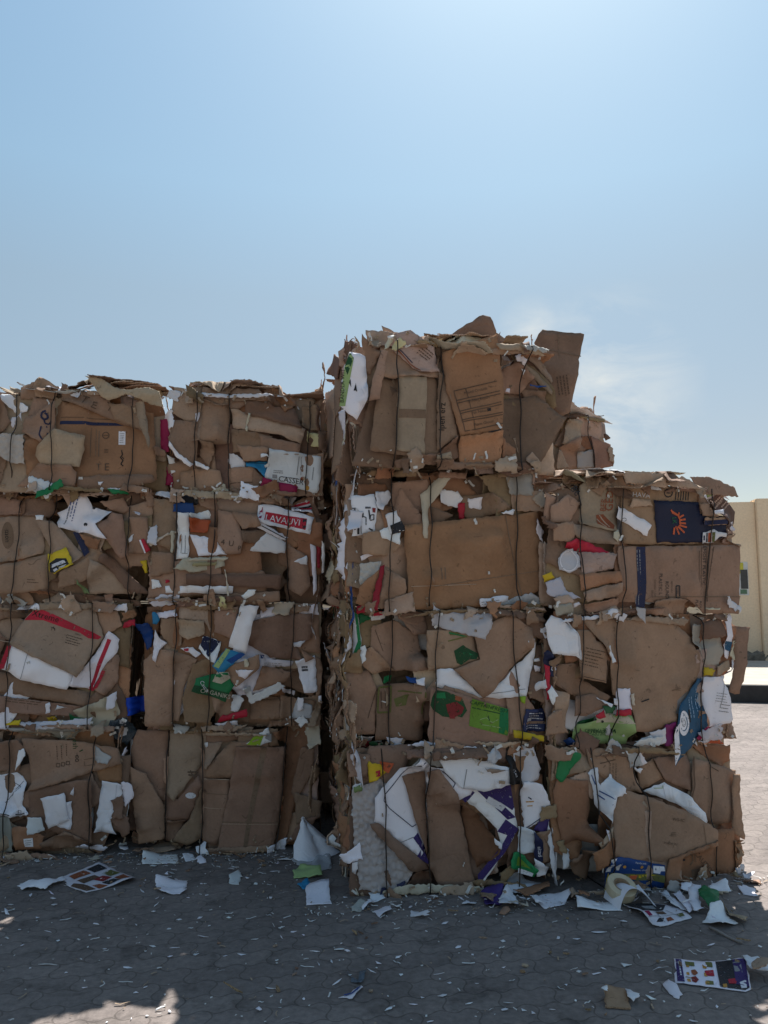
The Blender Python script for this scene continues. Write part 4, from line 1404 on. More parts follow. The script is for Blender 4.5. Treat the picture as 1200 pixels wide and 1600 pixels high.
trace(BALES['C2'], '6', '''
K 70,440 200,420 242,520 232,752 130,752 | curl=0
>l mark 4 195,670 240,520
K 210,190 330,160 450,230 482,410 330,422 205,300 | cru=.018
>l mark 3 230,210 270,320
K 330,120 480,115 502,232 420,232
K 100,330 215,300 330,422 210,440
D 890,130 1045,120 1065,250 1000,242 960,202 | tint=1.2
K 990,390 1072,440 1065,572 980,542
K 860,540 960,540 950,720 870,720 
green 145,120 222,150 150,182 | tint=.6
w 205,130 287,110 282,150 213,162 | cru=.01
>p red 215,130 265,112 270,135 225,140
w 118,120 140,130 163,280 130,402 113,372 | cru=.006
>p green 125,120 140,130 160,280 130,400 118,330 142,270
W 180,290 182,370 142,397 157,302 | cru=.008
K 470,210 700,200 722,350 600,402 478,412 | curl=0
>p dgreen 605,310 650,280 665,292 722,322 725,350 680,352 640,380 618,370
>p green 640,300 700,330 660,345
>l green 7 580,220 670,240
>l olive 6 575,262 668,238
>p olive 580,215 640,215 625,232 585,232
W 520,405 600,400 700,500 742,545 690,537 520,492
W 750,540 860,440 990,300 957,255 995,245 1007,330 962,537 830,542 | cru=.004
>l grey 3 770,525 960,500
K 698,200 880,130 987,200 990,290 860,422 750,547 598,400 730,352 | tint=1.02;curl=0;fold=0;cru=.003
navy 955,600 1072,600 1067,717 943,717 | tint=1.6;cru=.006;label=dark blue printed wrapper
>g w 975,620 -4 85 3 14 5
>p w 968,645 1000,645 998,662 968,662
>g w 960,685 -2 90 2 12 4
>p K 950,668 1070,664 1070,676 950,680
yel 890,700 1042,730 1042,757 898,742 | cru=.01;tint=.85
lime 930,535 955,535 952,570 932,565
K 245,500 470,480 477,782 233,782 | tint=.82;curl=0;label=carton with green frame print
>l olive 9 250,508 318,505 312,640 245,640 250,508
>l olive 7 350,530 465,520 462,640
>p olive 330,570 400,540 390,600 340,610
>l mark 5 262,530 268,620
>l mark 5 285,530 290,620
K 560,480 690,520 760,560 640,600 500,560 | cru=.004
K 485,490 560,500 873,600 862,872 475,785 | tint=.92;curl=0;fold=0;cru=.003;label=carton with green label and red leaf print
>p dgreen 485,580 495,540 515,505 562,510 600,525 640,545 665,605 640,640 610,632 590,640 545,635 500,605
>q dred 560,575 610,560 650,590 640,620 600,640 570,620
>q green 510,520 555,515 560,545 515,545
>q rust 605,530 640,540 630,560 605,552
>q dred 575,625 600,620 605,645 580,645
>p ygreen 688,545 867,597 865,730 675,682
>q green 830,590 866,597 864,728 822,715
>t dgreen 770 585 -15 20 CAPTAINFRESH
>l dgreen 5 690,590 850,625
>l lgreen 4 730,650 760,640 790,665 820,650
>l lgreen 4 740,675 830,690
>l dgreen 5 770,632 775,655
blue 370,445 422,450 435,477 390,472
W 420,457 467,445 462,482 425,478
green 278,452 322,448 312,482 270,485
w 120,765 225,765 212,802 128,802 | cru=.02
>p green 140,770 170,768 160,790
red 145,800 212,790 202,832 150,832 | cru=.02;tint=.6
dgreen 200,790 270,800 262,840 210,830 | cru=.02
w 290,770 377,770 372,822 310,832 | cru=.022
w 1000,350 1020,345 1025,360 1000,362 | cru=.01
w 1000,380 1035,385 1030,415 1005,410 | cru=.012
plast 500,75 520,100 560,110 680,130 797,120 790,182 757,252 640,222 495,182 | cru=.022;label=clear plastic bag hanging over the seam
''')
trace(BALES['C1'], '6', '''
pad 380,865 440,810 560,800 722,830 705,870 540,882 | vor=.012;tint=.75
K 80,830 200,850 182,962 90,952
D 860,1000 960,960 1090,1150 1090,1370 880,1450 | tint=.8
pad 105,1020 250,970 340,1050 450,1300 425,1402 352,1532 140,1522 110,1300 | vor=.020;label=grey cellular padding sheet;tint=1.0
yel 185,880 250,895 295,932 222,977 188,982 | cru=.008
>p orange 245,880 320,890 290,940 270,930
>p red 225,930 250,925 250,955 228,957
W 600,960 880,955 912,1130 932,1202 742,1492 725,1480 840,1290 820,1202 700,1082 598,1002 | cru=.003;curl=0;fold=0;label=purple and white checked carton
>p purple 640,960 702,1012 655,1062 603,1002
>p purple 740,1000 880,957 905,1092 895,1105
>p purple 715,1002 765,1000 915,1142 872,1152
>p purple 862,1150 932,1202 850,1330 730,1482 725,1430 840,1290 872,1230 820,1212
>q w 775,1032 862,1082 842,1110 760,1060
>q purple 885,1040 905,1092 890,1100 872,1060
O 640,1060 720,1120 842,1290 830,1322 732,1402 690,1302 | tint=.55;cru=.006;curl=0
W 805,1240 842,1275 838,1300 800,1260 | cru=.006
W 215,1060 330,930 430,820 480,880 650,890 730,940 680,1020 500,1100 470,1370 440,1350 215,1180 | curl=0;fold=0;cru=.004;label=large white board
>l navy 4 450,852 380,900 270,1045 265,1075 290,1110 405,1202 425,1190
>p purple 408,1255 432,1230 470,1310 462,1330
>p purple 425,1345 455,1300 490,1380 488,1395
>l grey 4 340,1280 410,1250
>l navy 4 500,870 560,920 600,960 590,980
W 520,842 640,830 760,852 862,880 872,960 742,1002 620,982 550,902 | cru=.007
>l grey 4 655,890 640,985
D 190,1185 230,1180 482,1392 490,1422 400,1422 200,1212 | tint=1.2
T 735,880 850,885 770,905 | tint=.8
K 355,945 470,920 480,1340 420,1172 | tint=.82;curl=0;fold=0;cru=.003
K 475,900 520,888 612,1012 660,1182 690,1352 732,1542 700,1552 560,1542 488,1402 480,1100 | tint=.9;curl=0;fold=0;cru=.003;label=tall pointed brown board
D 380,1480 490,1420 530,1542 390,1562 330,1532
V 840,1430 890,1390 940,1400 850,1490
w 890,780 1000,790 1042,900 1030,962 950,982 900,852 | cru=.022
ink 862,790 900,850 940,942 942,977 860,962 853,880 | label=black printed strip
>t w 905 915 -62 14 oTers
W 950,960 1040,970 1087,1082 1077,1142 960,1202 935,1002 | cru=.014;label=white printed bag
>l amber 6 965,1065 1000,1060
>l navy 6 975,1040 990,1050
>l amber 5 970,1085 995,1082
>l navy 4 960,1200 1030,1150 1080,1110
purple 1028,1150 1087,1145 1052,1222 1000,1202
K 1010,1210 1087,1200 1087,1362 1040,1372
W 932,1190 1000,1200 1012,1312 932,1332 | cru=.008
navy 993,1200 1042,1262 1042,1372 1003,1342
>t W 1026 1305 -83 20 altad
W 1000,1340 1082,1392 1062,1432 1018,1442 | cru=.01
green 905,1320 940,1320 1022,1402 1000,1442 885,1392 | tint=1.2;cru=.006
>p ygreen 930,1340 990,1400 920,1385
>p W 930,1400 1000,1420 995,1438 930,1425
w 105,1000 150,980 150,1020 108,1030 | cru=.01
lgreen 105,1005 160,990 150,1025 110,1030 | tint=.6
navy 320,1480 367,1458 357,1502 325,1520
navy 245,1500 275,1510 260,1560 240,1545
W 100,1380 125,1380 120,1440 100,1430 | cru=.01
''')
trace(BALES['D3'], '7', '''
K 60,310 190,320 180,390 100,420 60,400 | cru=.015
K 190,320 282,312 270,382 230,432 180,392
D 300,322 412,328 402,362 290,362 | tint=1.2;tilt=0,.4
K 80,500 170,440 242,482 170,592 80,582
>t dk 208 420 -50 40 86
T 70,590 180,588 430,622 430,702 290,692 180,642 | tint=.9
K 70,600 182,580 202,692 80,682
T 248,392 262,380 300,362 420,368 447,422 447,642 240,592 | tint=.92;curl=0;fold=0
>t rust 395 470 85 40 GED
>t rust 365 490 85 30 BER
>p rust 328,545 365,540 420,600 405,622 372,612 332,590
>l T 6 345,545 385,610
>l T 5 330,565 370,610
K 447,400 470,395 862,410 858,700 455,702 | curl=0;fold=0;tint=1.02
>t w 520 442 -4 26 dOHAVA
>e dk 686 434 21 20 6
>l dk 4 675,434 697,434
>l dk 6 728,402 726,468
>l dk 6 742,402 740,470
>l dk 6 756,402 754,470
>l dk 6 770,402 768,470
>l dk 6 784,402 782,470
>l dk 5 797,403 795,470
>l fmark 3 475,480 590,485
>l fmark 3 475,500 590,505
T 480,465 590,470 600,500 480,510 | cru=.008;tint=1.1
K 845,485 862,410 900,490 952,562 860,552
navy 605,470 630,474 842,480 852,542 992,562 992,662 872,692 625,692 618,590 | curl=0;fold=1;cru=.003;tint=.7;label=dark navy panel with red sun figure
>l orange 10 700,535 735,550 745,570 748,600 735,615 720,610
>l orange 10 735,550 700,530 695,522
>l orange 9 738,552 742,535
>l orange 9 745,560 768,548
>l orange 9 747,575 778,570
>l orange 9 748,590 780,592
>l orange 9 745,602 785,612
>l orange 10 740,612 772,640
>l orange 10 728,616 742,650
>l orange 10 716,614 712,650
>t green 715 578 -85 22 LK
K 842,485 900,490 950,560 862,552
w 872,640 930,622 945,642 987,640 987,662 950,660 930,692 870,692 | cru=.003;curl=0
>p dk 895,640 903,640 903,688 895,688
>p orange 906,640 920,638 920,688 906,688
>p olive 922,638 934,636 932,688 922,688
>p navy 875,655 885,655 885,680 875,680
K 870,562 980,562 980,600 880,600 
>p navy 870,578 985,572 985,596 872,600
w 870,450 990,390 1065,460 1000,432 910,492 | cru=.008
>p lgreen 890,450 985,408 1010,420 900,465
dbrown 1000,420 1092,522 1080,642 985,582 908,490 | cru=.004;label=dark brown printed panel;tint=1.3
>g P 960,490 45 70 1 10 9
>g P 985,485 45 70 1 10 9
>g P 960,520 45 80 1 10 9
>g P 1010,500 45 70 2 18 8
W 920,525 958,520 955,545 925,545
w 990,590 1020,585 1060,620 1045,635 | cru=.01
P 990,620 1050,640 1040,700 1000,690 | cru=.012
W 425,498 597,600 565,657 418,562 | curl=0;fold=0;label=plain white card strip
>e grey 458 572 9 8 3
T 440,330 530,325 640,335 672,412 560,392 450,385 | cru=.022;free=-.05;tint=1.1
T 640,392 740,350 800,380 862,420 700,402 | cru=.016;tilt=0,.1;free=-.03
K 800,350 900,350 1030,402 1045,455 860,440 | cru=.014;tilt=0,.1;free=.03
w 560,345 650,420 600,415 | cru=.01;tint=.9
K 408,712 1062,705 1058,980 1052,1062 880,1062 790,985 610,1002 412,1002 | curl=0;fold=0;cru=.003;tint=.98;label=brown carton side with black plastic lettering
>p navy 513,715 560,715 567,900 556,1032 510,1026 516,850
>g grey 530,730 -88 140 2 14 4
>g grey 522,965 -88 60 2 14 4
>t dk 876 806 -90 21 LEMOST PLASTIC
>l mark 4 858,712 856,925
>l mark 3 846,735 844,900
>l mark 4 893,710 895,1000
>l mark 3 925,712 890,985
>l mark 3 912,712 887,985
>t dk 675 940 -90 18 ROUND
>t dk 640 910 -90 18 PLASTIC L
>t mark 612 930 -90 10 Container 1 Ltr
>t mark 595 960 -90 9 500 pcs
>t mark 700 925 -90 8 DISPOSABLE
>l dk 6 723,918 742,918 742,982 723,982 723,918
>t dk 731 945 -90 9 Hotpac
>t dk 856 1020 -90 15 ROU
>t dk 833 1020 -90 15 PLAST
>l fmark 4 600,975 1060,975
C 890,1030 950,1034 950,1044 890,1042
K 605,1000 700,980 785,990 790,1062 700,1082 620,1060 | cru=.022
red 150,692 200,672 280,690 372,742 372,787 290,755 155,717 | label=bright red strip;cru=.005;tint=1.1
P 230,740 402,750 372,832 240,862 | cru=.018
O 220,860 402,840 412,892 230,942
T 230,950 412,900 412,972 250,1002
K 250,1010 420,980 430,1040 270,1060 | cru=.012
plast 118,770 160,722 215,740 228,820 180,852 122,832 | cru=.016;label=white round plastic lid;tint=1.1
>e w 172 788 44 52 6
yel 48,862 85,845 102,875 60,897 | cru=.01
plast 55,900 130,870 160,940 222,980 140,992 60,962 | cru=.022
P 90,980 160,960 192,1002 110,1022 | cru=.02;tint=1.2
w 180,1012 215,1005 225,1015 185,1028
greytan 80,1020 170,1010 190,1060 100,1070 | cru=.02
C 390,640 420,625 430,650 410,690 385,665
''')
trace(BALES['D2'], '8', '''
T 95,460 170,480 182,682 120,662 
K 60,600 130,560 180,690 60,700 | cru=.012
K 118,330 232,320 242,402 402,502 310,562 180,482 108,432
K 195,150 280,150 290,202 362,240 350,422 228,402 | curl=0
>g mark 245,240 -14 100 6 17 4
>l mark 3 235,390 350,415 362,300
K 228,90 430,80 720,100 832,190 872,340 842,430 762,522 747,642 590,692 530,682 500,522 410,490 380,300 282,170 | curl=0;fold=0;cru=.003;tint=1.03;label=large plain brown board
>l dk 6 560,526 603,512
>l fmark 5 725,468 765,455
>l fmark 5 525,360 545,362
K 210,500 300,480 390,540 260,600 200,600 | tint=.85
green 180,690 310,600 320,630 200,707 | tint=.5
lgreen 198,712 250,650 390,592 500,600 532,680 502,752 240,752 | cru=.010;curl=0;tint=.95;label=green bag printed with upside down lettering
>t dgreen 365 684 180 22 VEGETABLES
>t dgreen 360 705 180 12 Fresh Valley
>t dgreen 340 722 180 10 1kg net
>e dk 377 636 9 7
>p C 330,600 400,590 480,600 520,640 330,640
>t dgreen 372 690 180 20 VEGETABLES
red 308,592 350,568 362,600 322,617 | cru=.006
dgreen 345,545 420,548 402,587 358,582 | cru=.012;tint=1.6
W 428,455 492,452 497,565 424,566 | curl=0;cru=.003
W 398,505 428,500 426,545 402,540
red 418,565 492,560 492,592 413,597 | cru=.006
W 310,500 392,535 382,552
C 490,485 510,480 512,540 495,545 | cru=.004
w 340,225 352,222 383,312 365,318 | cru=.003
W 45,120 80,70 132,85 212,180 227,312 190,282 78,272 | cru=.006;fold=1;label=white folded sheet
>l w 8 150,95 205,180 218,300
navy 55,250 122,322 112,402 60,382 | cru=.008
red 55,330 82,340 75,430 97,460 112,482 70,522 53,440 | cru=.006
>t W 97 350 -80 26 C
W 58,470 82,440 112,490 85,542 
w 0,440 50,405 55,450 10,470 | cru=.01
mag 678,650 742,630 742,762 690,762 | cru=.008
w 608,690 682,660 692,742 640,752 | cru=.008
w 540,740 610,702 642,742 600,762 | cru=.01
greytan 830,120 962,120 982,262 960,332 890,332 822,200 | cru=.03;label=crumpled grey film
D 870,110 960,90 980,180 880,200 | cru=.015
W 970,70 1020,65 1032,180 1012,302 985,292 | tilt=.2,0
>p teal 984,205 1030,212 1022,262 988,250
yel 885,340 942,360 932,387 883,387 | cru=.012;tint=.8
T 948,340 1010,308 1022,352 960,392 
w 1040,300 1052,310 1022,470 1003,462 | tilt=.3,0
D 1020,128 1097,130 1068,340 1048,482 1002,472 1020,302 | free=.05;tilt=.12,0;tint=1.3
K 940,660 1057,630 1042,692 1000,702 950,690 | tint=.8
teal 758,582 850,402 882,402 892,560 922,652 872,722 742,862 748,652 | curl=0;fold=0;cru=.004;label=blue poster with white round emblem
>p W 738,662 760,640 772,800 742,862
>e W 790 640 29 66
>e teal 790 640 18 40 5
>e grey 790 640 8 18 4
>g sky 830,500 -83 140 2 14 4
>g sky 860,450 -83 150 2 14 4
>p dk 815,570 824,566 828,635 818,638
W 875,400 990,390 1022,480 1057,622 1040,642 928,662 888,560 | cru=.008;label=wrinkled white sheet with grey scribbles;tint=.92
>g grey 960,480 -8 60 4 14 3
>g dk 980,540 -8 55 3 18 3
>l grey 3 1000,420 980,560
w 900,690 942,672 1032,757 960,752 878,742
>p orange 945,752 985,718 1030,757
>p dk 950,660 985,665 1000,700
crim 860,720 915,655 922,680 880,735 | cru=.01;tint=1.2
blue 182,710 282,790 268,812 168,740 | tint=.8
>l W 7 215,745 225,755
>l W 7 240,765 250,775
''')
trace(BALES['D1'], '8', '''
K 280,775 480,780 522,870 562,1002 440,992 300,872 | curl=0
>l mark 5 365,805 400,855
>l mark 4 345,850 425,830
>g fmark 430,850 -95 120 3 16 6
K 560,880 640,832 692,932 580,1002
K 640,830 820,810 832,1002 690,932 
O 850,760 1042,760 1052,842 1000,872 900,802 | cru=.015
K 828,820 920,842 1002,870 1052,890 1032,1152 930,1172 820,1042 | curl=0;fold=1
>l mark 6 830,810 838,960 820,1030
>l mark 4 935,870 965,890
K 1018,900 1057,900 1077,1242 1018,1202 | fold=0
O 130,930 282,940 302,1102 272,1232 160,1282 108,1002 | tint=.9;fold=1
D 200,1370 300,1290 332,1402 300,1482 240,1452 | tint=1.4
O 220,1270 352,1200 342,1312 250,1372 | tint=.9
W 580,1002 690,953 802,1010 892,1110 918,1158 860,1228 870,1160 800,1092 700,1042 | curl=0;cru=.003;label=torn curved white strip
>l w 3 690,958 700,1040
>l lgreen 3 640,985 690,985 685,970
K 350,1050 400,960 540,1000 740,1080 872,1162 872,1242 610,1322 345,1332 | curl=0;fold=0;cru=.003;tint=1.0
>t mark 675 1112 -8 16 WS-IC
>t fmark 650 1185 -90 24 III
>t mark 632 1232 -8 12 MADE IN
>l fmark 3 800,1130 812,1240
O 620,1310 930,1190 1012,1172 1012,1392 800,1452 590,1482 600,1390 | curl=0;fold=0;cru=.003;tint=.92;label=orange brown board leaning at the foot
>l fmark 9 745,1280 780,1310 785,1340 770,1360
>l fmark 6 765,1280 795,1310 800,1345
>e dk 735 1333 10 6
>t mark 850 1355 -50 26 CAUTION
>p fmark 775,1385 850,1370 845,1430 780,1440
O 1008,1240 1062,1240 1092,1312 1072,1372 1010,1392 | tint=.95
W 278,900 330,870 335,960 392,898 417,982 370,1002 342,1132 313,1052 308,982 | cru=.012;label=white striped strips
>l blue 5 300,910 318,960
>l blue 5 330,990 360,1010
>l blue 5 322,1010 350,1040
W 300,1160 325,1165 315,1215
W 548,780 607,852 560,872 
plast 478,780 540,790 562,860 508,872 | cru=.02
W 515,872 560,872 546,897
w 85,1130 112,1260 132,1492 98,1402 | cru=.012
w 160,1300 192,1310 182,1402 158,1412 | cru=.012
w 40,1040 80,1030 100,1150 60,1160 | cru=.012
green 120,870 140,780 230,790 252,820 200,882 150,952 118,932 | cru=.03;tint=1.1;label=green crinkled film
blue 318,1310 345,1298 400,1302 592,1342 590,1382 580,1472 400,1522 318,1512 | curl=0;fold=0;cru=.004;tint=.8;label=blue and yellow printed pack
>p W 318,1308 346,1300 346,1338 318,1342
>p W 318,1350 346,1346 346,1386 318,1388
>p W 548,1347 592,1345 592,1384 550,1384
>p olive 347,1392 590,1388 586,1425 347,1420
>p yel 347,1398 560,1394 500,1412 440,1408 347,1412
>q orange 430,1400 470,1396 460,1418 435,1418
>e W 376 1426 17 16
>p W 360,1330 378,1330 378,1375 360,1375
>t w 480 1368 -3 9 Premium choice
>t w 480 1332 -6 9 Family pack
>t W 440 1455 -6 22 Crispy fun
>e amber 400 1352 8 8
>e amber 485 1352 8 8
>l w 4 400,1475 520,1462
yel 300,1502 335,1393 337,1502 312,1512 | cru=.004
w 1002,1372 1070,1365 1065,1440 1000,1420 | cru=.016;tint=.8
''')
trace(BALES['E4'], '7', '''
P 180,40 250,48 320,60 335,130 300,200 200,160 | cru=.012;tint=1.15
T 150,50 215,70 192,210 110,185 | tint=1.1
O 215,140 272,140 272,212 205,207
K 190,150 240,210 200,300 120,330 100,200
G 190,230 275,210 282,302 190,312 | tint=.85;cru=.006
K 270,140 382,180 387,295 285,322 | curl=0
D 330,130 365,155 340,165 | free=.02;tilt=.2,.3
D 355,190 395,240 390,300 365,260 | free=.02;tilt=.3,0
T 90,215 105,220 140,305 80,320
''')
for f, k in ((BALES['E4'], 0),):
    for (xt, xb) in ((912, 932),):
        f.straps = [(xt, xb)]
for k in ('A1', 'A2', 'A3', 'A4', 'B1', 'B2', 'B3', 'B4', 'C1', 'C2', 'C3', 'C4', 'D1', 'D2', 'D3'):
    finish(BALES[k], 9, 60, low=(.012, 9) if k[1] == '1' else None)
finish(BALES['E4'], 10, 60)
# boards that stick out of the left side of the topmost bale, further back
sd4 = BALES['C4'].side
for (u, v, w, h, a, code) in ((.55, .25, .40, .42, .05, 'K'), (.52, .60, .32, .34, 0, 'K'), (.62, .78, .22, .14, .5, 'D'), (.30, .74, .16, .26, .1, 'P'), (.85, .45, .3, .5, -.1, 'T')):
    lay(sd4, rect_poly((u, v), w, h, a, .15), code, tilt=(.12, -.05), q=75, curl=1)
# ------------------------------------------------------------------ litter on the paving
GF = Face(Vector((-4.2, 1.6, 0)), Vector((1, 0, 0)), Vector((0, 1, 0)), UP, 7.6, 6.0, pad=0, base=0.0, bulge=0, roll=0, lowamp=0)
def ground_thing(name, label, cat, code, view, pts, cru=.01, group=None, q=85, curl=1, tint=None, decos='', tilt=(0, 0), sp=None, vor=0, fold=0, tear=None):
    V = VW[view]
    poly = [GF.px(*V(*map(float, t.split(',')))) for t in pts.split()]
    s = lay(GF, poly, code, name=name, cru=cru, tilt=tilt, curl=curl, q=q, tint=tint, parent=None, sp=sp, vor=vor, fold=fold, tear=tear)
    tag(s.o, label, cat, group)
    if decos:
        # print on a piece that is already lying there
        global _cur
        dummy = [s]
        trace(GF, view, 'W 0,0 1,0 1,1\n' + decos, make=lambda f, p, c, k: s)
    return s
PG = 'paper litter on the paving'
ground_thing('flyer', 'brown printed flyer with a grid of pictures lying before the leftmost stack', 'flyer', 'w', 'G1', '190,185 310,138 425,190 400,205 270,230 215,215', cru=.010, decos='''
>p rust 215,183 262,163 285,172 232,194
>p dk 270,160 308,145 335,157 295,170
>p olive 345,161 375,172 345,184 318,173
>p rust 385,178 410,190 378,198 356,188
>p mark 240,198 295,178 312,186 262,206
>p dred 320,181 350,187 322,202 290,194
>p dk 355,192 380,200 340,212 318,205
>p mark 230,206 262,208 300,222 270,228 220,214
>p rust 310,208 338,214 310,221 288,212
''')
ground_thing('paper_scrap', 'twisted white cloth-like paper beside the brown printed flyer', 'paper', 'W', 'G1', '55,210 90,195 130,210 195,185 205,195 140,225 70,225', cru=.03, group=PG)
ground_thing('paper_scrap', 'crumpled white paper ball with torn edges before the second stack', 'paper', 'W', 'G1', '485,205 510,190 585,195 580,230 560,240 490,232', cru=.035, group=PG)
ground_thing('paper_scrap', 'flat white folded sheet at the foot of the second stack', 'paper', 'W', 'G1', '445,118 470,112 556,112 555,141 444,143', cru=.006, group=PG)
ground_thing('paper_scrap', 'small torn white sheet right of the flat folded sheet', 'paper', 'W', 'G1', '568,118 600,114 613,128 580,135', cru=.012, group=PG)
ground_thing('paper_scrap', 'small white card at the foot of the leftmost stack', 'paper', 'W', 'G1', '0,114 35,107 41,125 4,131', cru=.006, group=PG)
ground_thing('paper_scrap', 'grey wedge of stiff paper standing on the open paving', 'paper', 'w', 'G1', '715,185 745,160 755,180 745,206 717,206', cru=.02, group=PG)
ground_thing('cardboard_scrap', 'crumpled tan cardboard scrap leaning at the foot of the second stack', 'cardboard', 'T', 'G1', '465,95 520,62 535,78 562,90 545,102 480,107', cru=.03, tint=.85)
ground_thing('plastic_sheet', 'clear plastic sheet under the white paper cone', 'plastic sheet', 'plast', 'G1', '908,125 960,105 1030,105 1037,156 990,166 930,146', cru=.035)
ground_thing('paper_scrap', 'pale yellow-green crumpled paper in front of the clear plastic', 'paper', 'lgreen', 'G1', '915,168 940,150 1000,165 1006,185 950,186 920,188', cru=.03, group=PG, tint=1.2)
ground_thing('plastic_scrap', 'small teal plastic scrap beside the yellow-green paper', 'plastic scrap', 'cyan', 'G1', '932,210 960,195 978,215 945,222', cru=.02, tint=1.2)
ground_thing('paper_scrap', 'white square sheet with curled sides near the tallest stack', 'paper', 'W', 'G1', '955,225 968,212 1026,212 1034,266 958,270', cru=.008, curl=2, group=PG)
ground_thing('foam_piece', 'grey foam fragment at the corner of the tallest stack', 'foam piece', 'G', 'G1', '1098,275 1130,258 1150,270 1125,292 1100,290', cru=.03)
ground_thing('paper_scrap', 'white square sheet leaning on the foot of the tallest stack', 'paper', 'W', 'G1', '1148,225 1190,208 1202,250 1163,266', cru=.012, curl=2, group=PG)
ground_thing('paper_scrap', 'white torn sheet at the very corner of the tallest stack', 'paper', 'w', 'G1', '1165,290 1215,275 1225,295 1185,308', cru=.02, group=PG)
ground_thing('paper_scrap', 'jagged white paper heap below the purple carton', 'paper', 'W', 'G2', '376,215 400,178 450,195 512,205 490,226 410,244', cru=.035, group=PG)
ground_thing('paper_scrap', 'wide white sheet with wavy edges between the tallest and the right stack', 'paper', 'W', 'G2', '465,250 490,240 545,237 592,246 560,270 500,282', cru=.014, group=PG)
ground_thing('paper_scrap', 'dark purple crumpled wrapper at the foot of the tallest stack', 'wrapper', 'purple', 'G2', '303,240 340,222 376,240 360,276 320,277', cru=.04, tint=1.3)
ground_thing('paper_scrap', 'shredded grey-white paper ball beside the dark purple wrapper', 'paper', 'w', 'G2', '358,262 390,238 422,265 396,287 360,281', cru=.035, group=PG)
ground_thing('paper_scrap', 'brown cardboard scrap behind the jagged white paper heap', 'cardboard', 'O', 'G2', '405,240 460,222 515,212 520,228 450,246', cru=.015)
ground_thing('paper_scrap', 'long white strip of paper curling along the right stack', 'paper', 'W', 'G2', '600,265 700,262 727,270 742,289 650,286 604,287', cru=.008, group=PG)
ground_thing('flyer', 'half folded flyer with a dark back at the foot of the right stack', 'flyer', 'w', 'G6', '585,590 700,565 900,575 1010,600 1112,680 860,752 800,742 715,672', cru=.008, decos='''
>p dk 592,588 700,568 900,580 880,622 725,668
>q grey 710,600 800,590 830,620 740,640
>p crim 735,672 770,660 800,690 775,700
>p mark 820,648 880,632 910,655 840,670
>p rust 905,690 940,678 968,700 920,715
>p olive 985,655 1030,640 1050,665 1010,675
>p dk 850,700 890,690 880,720 830,728
>l grey 4 800,640 900,725
>l grey 4 900,622 1040,690
>l grey 4 770,705 1040,640
''')
ground_thing('plastic_sheet', 'crumpled clear plastic behind the roll of tape', 'plastic sheet', 'plast', 'G6', '610,500 640,440 760,415 790,455 780,505 640,510', cru=.05)
NG = 'crumpled newspaper strips by the right stack'
ground_thing('newspaper', 'grey crumpled newspaper strip lying nearest the roll of tape', 'newspaper', 'w', 'G6', '860,500 900,470 1000,560 1085,605 1040,625 940,590', cru=.04, group=NG, decos='>g grey 890,500 -30 120 4 12 4')
ground_thing('newspaper', 'white crumpled newspaper strip beside the green wrapper', 'newspaper', 'W', 'G6', '960,500 1010,480 1080,560 1140,600 1090,650 1020,600', cru=.04, group=NG)
ground_thing('newspaper', 'shredded white newspaper end in front of the green wrapper', 'newspaper', 'W', 'G6', '1080,545 1130,510 1180,530 1160,590 1200,640 1130,660 1090,610', cru=.05, group=NG)
ground_thing('paper_scrap', 'grey flattened sheet between the newspaper strips and the right stack', 'paper', 'grey', 'G5', '400,180 500,150 590,180 625,210 500,195', cru=.015, group=PG, tint=1.2)
ground_thing('wrapper', 'dark green crumpled wrapper right of the newspaper strips', 'wrapper', 'green', 'G5', '610,290 680,248 790,278 782,372 710,388 620,322', cru=.04, tint=.75)
ground_thing('paper_scrap', 'white sheet with one brown folded edge right of the green wrapper', 'paper', 'W', 'G5', '635,455 710,385 800,370 952,456 820,522 790,497', cru=.012, group=PG, curl=2)
ground_thing('cardboard_scrap', 'folded tan cardboard strip along the white sheet', 'cardboard', 'T', 'G5', '815,368 850,365 1022,430 1012,478 940,457', cru=.02)
ground_thing('flyer', 'glossy white and purple supermarket flyer lying open at the right', 'flyer', 'W', 'G5', '400,760 740,798 1020,848 1057,1020 1010,1046 415,970', cru=.004, curl=1, decos='''
>p purple 412,766 462,772 492,968 428,962
>p dk 752,806 1012,852 1045,1015 1008,1036 795,1010
>q purple 900,835 1010,855 1042,1010 930,990
>q red 860,950 940,945 930,985 870,985
>q w 960,975 1015,960 1022,1020 975,1025
>q amber 815,990 850,985 855,1015 822,1018
>q grey 900,850 970,862 985,920 920,905
>p olive 490,788 570,798 575,830 500,822
>p amber 500,812 525,815 530,838 505,835
>p rust 545,862 580,858 605,890 580,912 550,900
>p dk 560,875 590,878 588,895 562,895
>p amber 505,880 530,880 532,905 508,902
>p dred 545,925 585,918 612,950 588,978 555,965
>p amber 510,940 540,942 545,970 515,965
>p olive 665,800 725,808 730,850 680,840
>p amber 640,820 675,822 678,855 645,850
>p red 660,872 735,870 745,920 670,915
>p amber 655,890 680,895 685,922 660,920
>p olive 670,955 735,962 740,995 680,990
>p amber 665,965 700,970 700,995 670,990
>g w 440,790 -80 150 1 10 8
''')
ground_thing('paper_scrap', 'crumpled grey-white paper beyond the open purple flyer', 'paper', 'w', 'G5', '975,820 1090,840 1260,905 1240,960 1060,958 1010,870', cru=.04, group=PG)
ground_thing('cardboard_scrap', 'torn tan cardboard under the grey-white paper at the right', 'cardboard', 'T', 'G5', '1060,925 1120,905 1230,930 1190,970 1080,968', cru=.02, tint=.8)
ground_thing('paper_scrap', 'pale grey curled leaf of plastic left of the open purple flyer', 'paper', 'w', 'G5', '305,970 350,948 420,1010 462,1065 440,1105 400,1090 312,1012', cru=.02, group=PG)
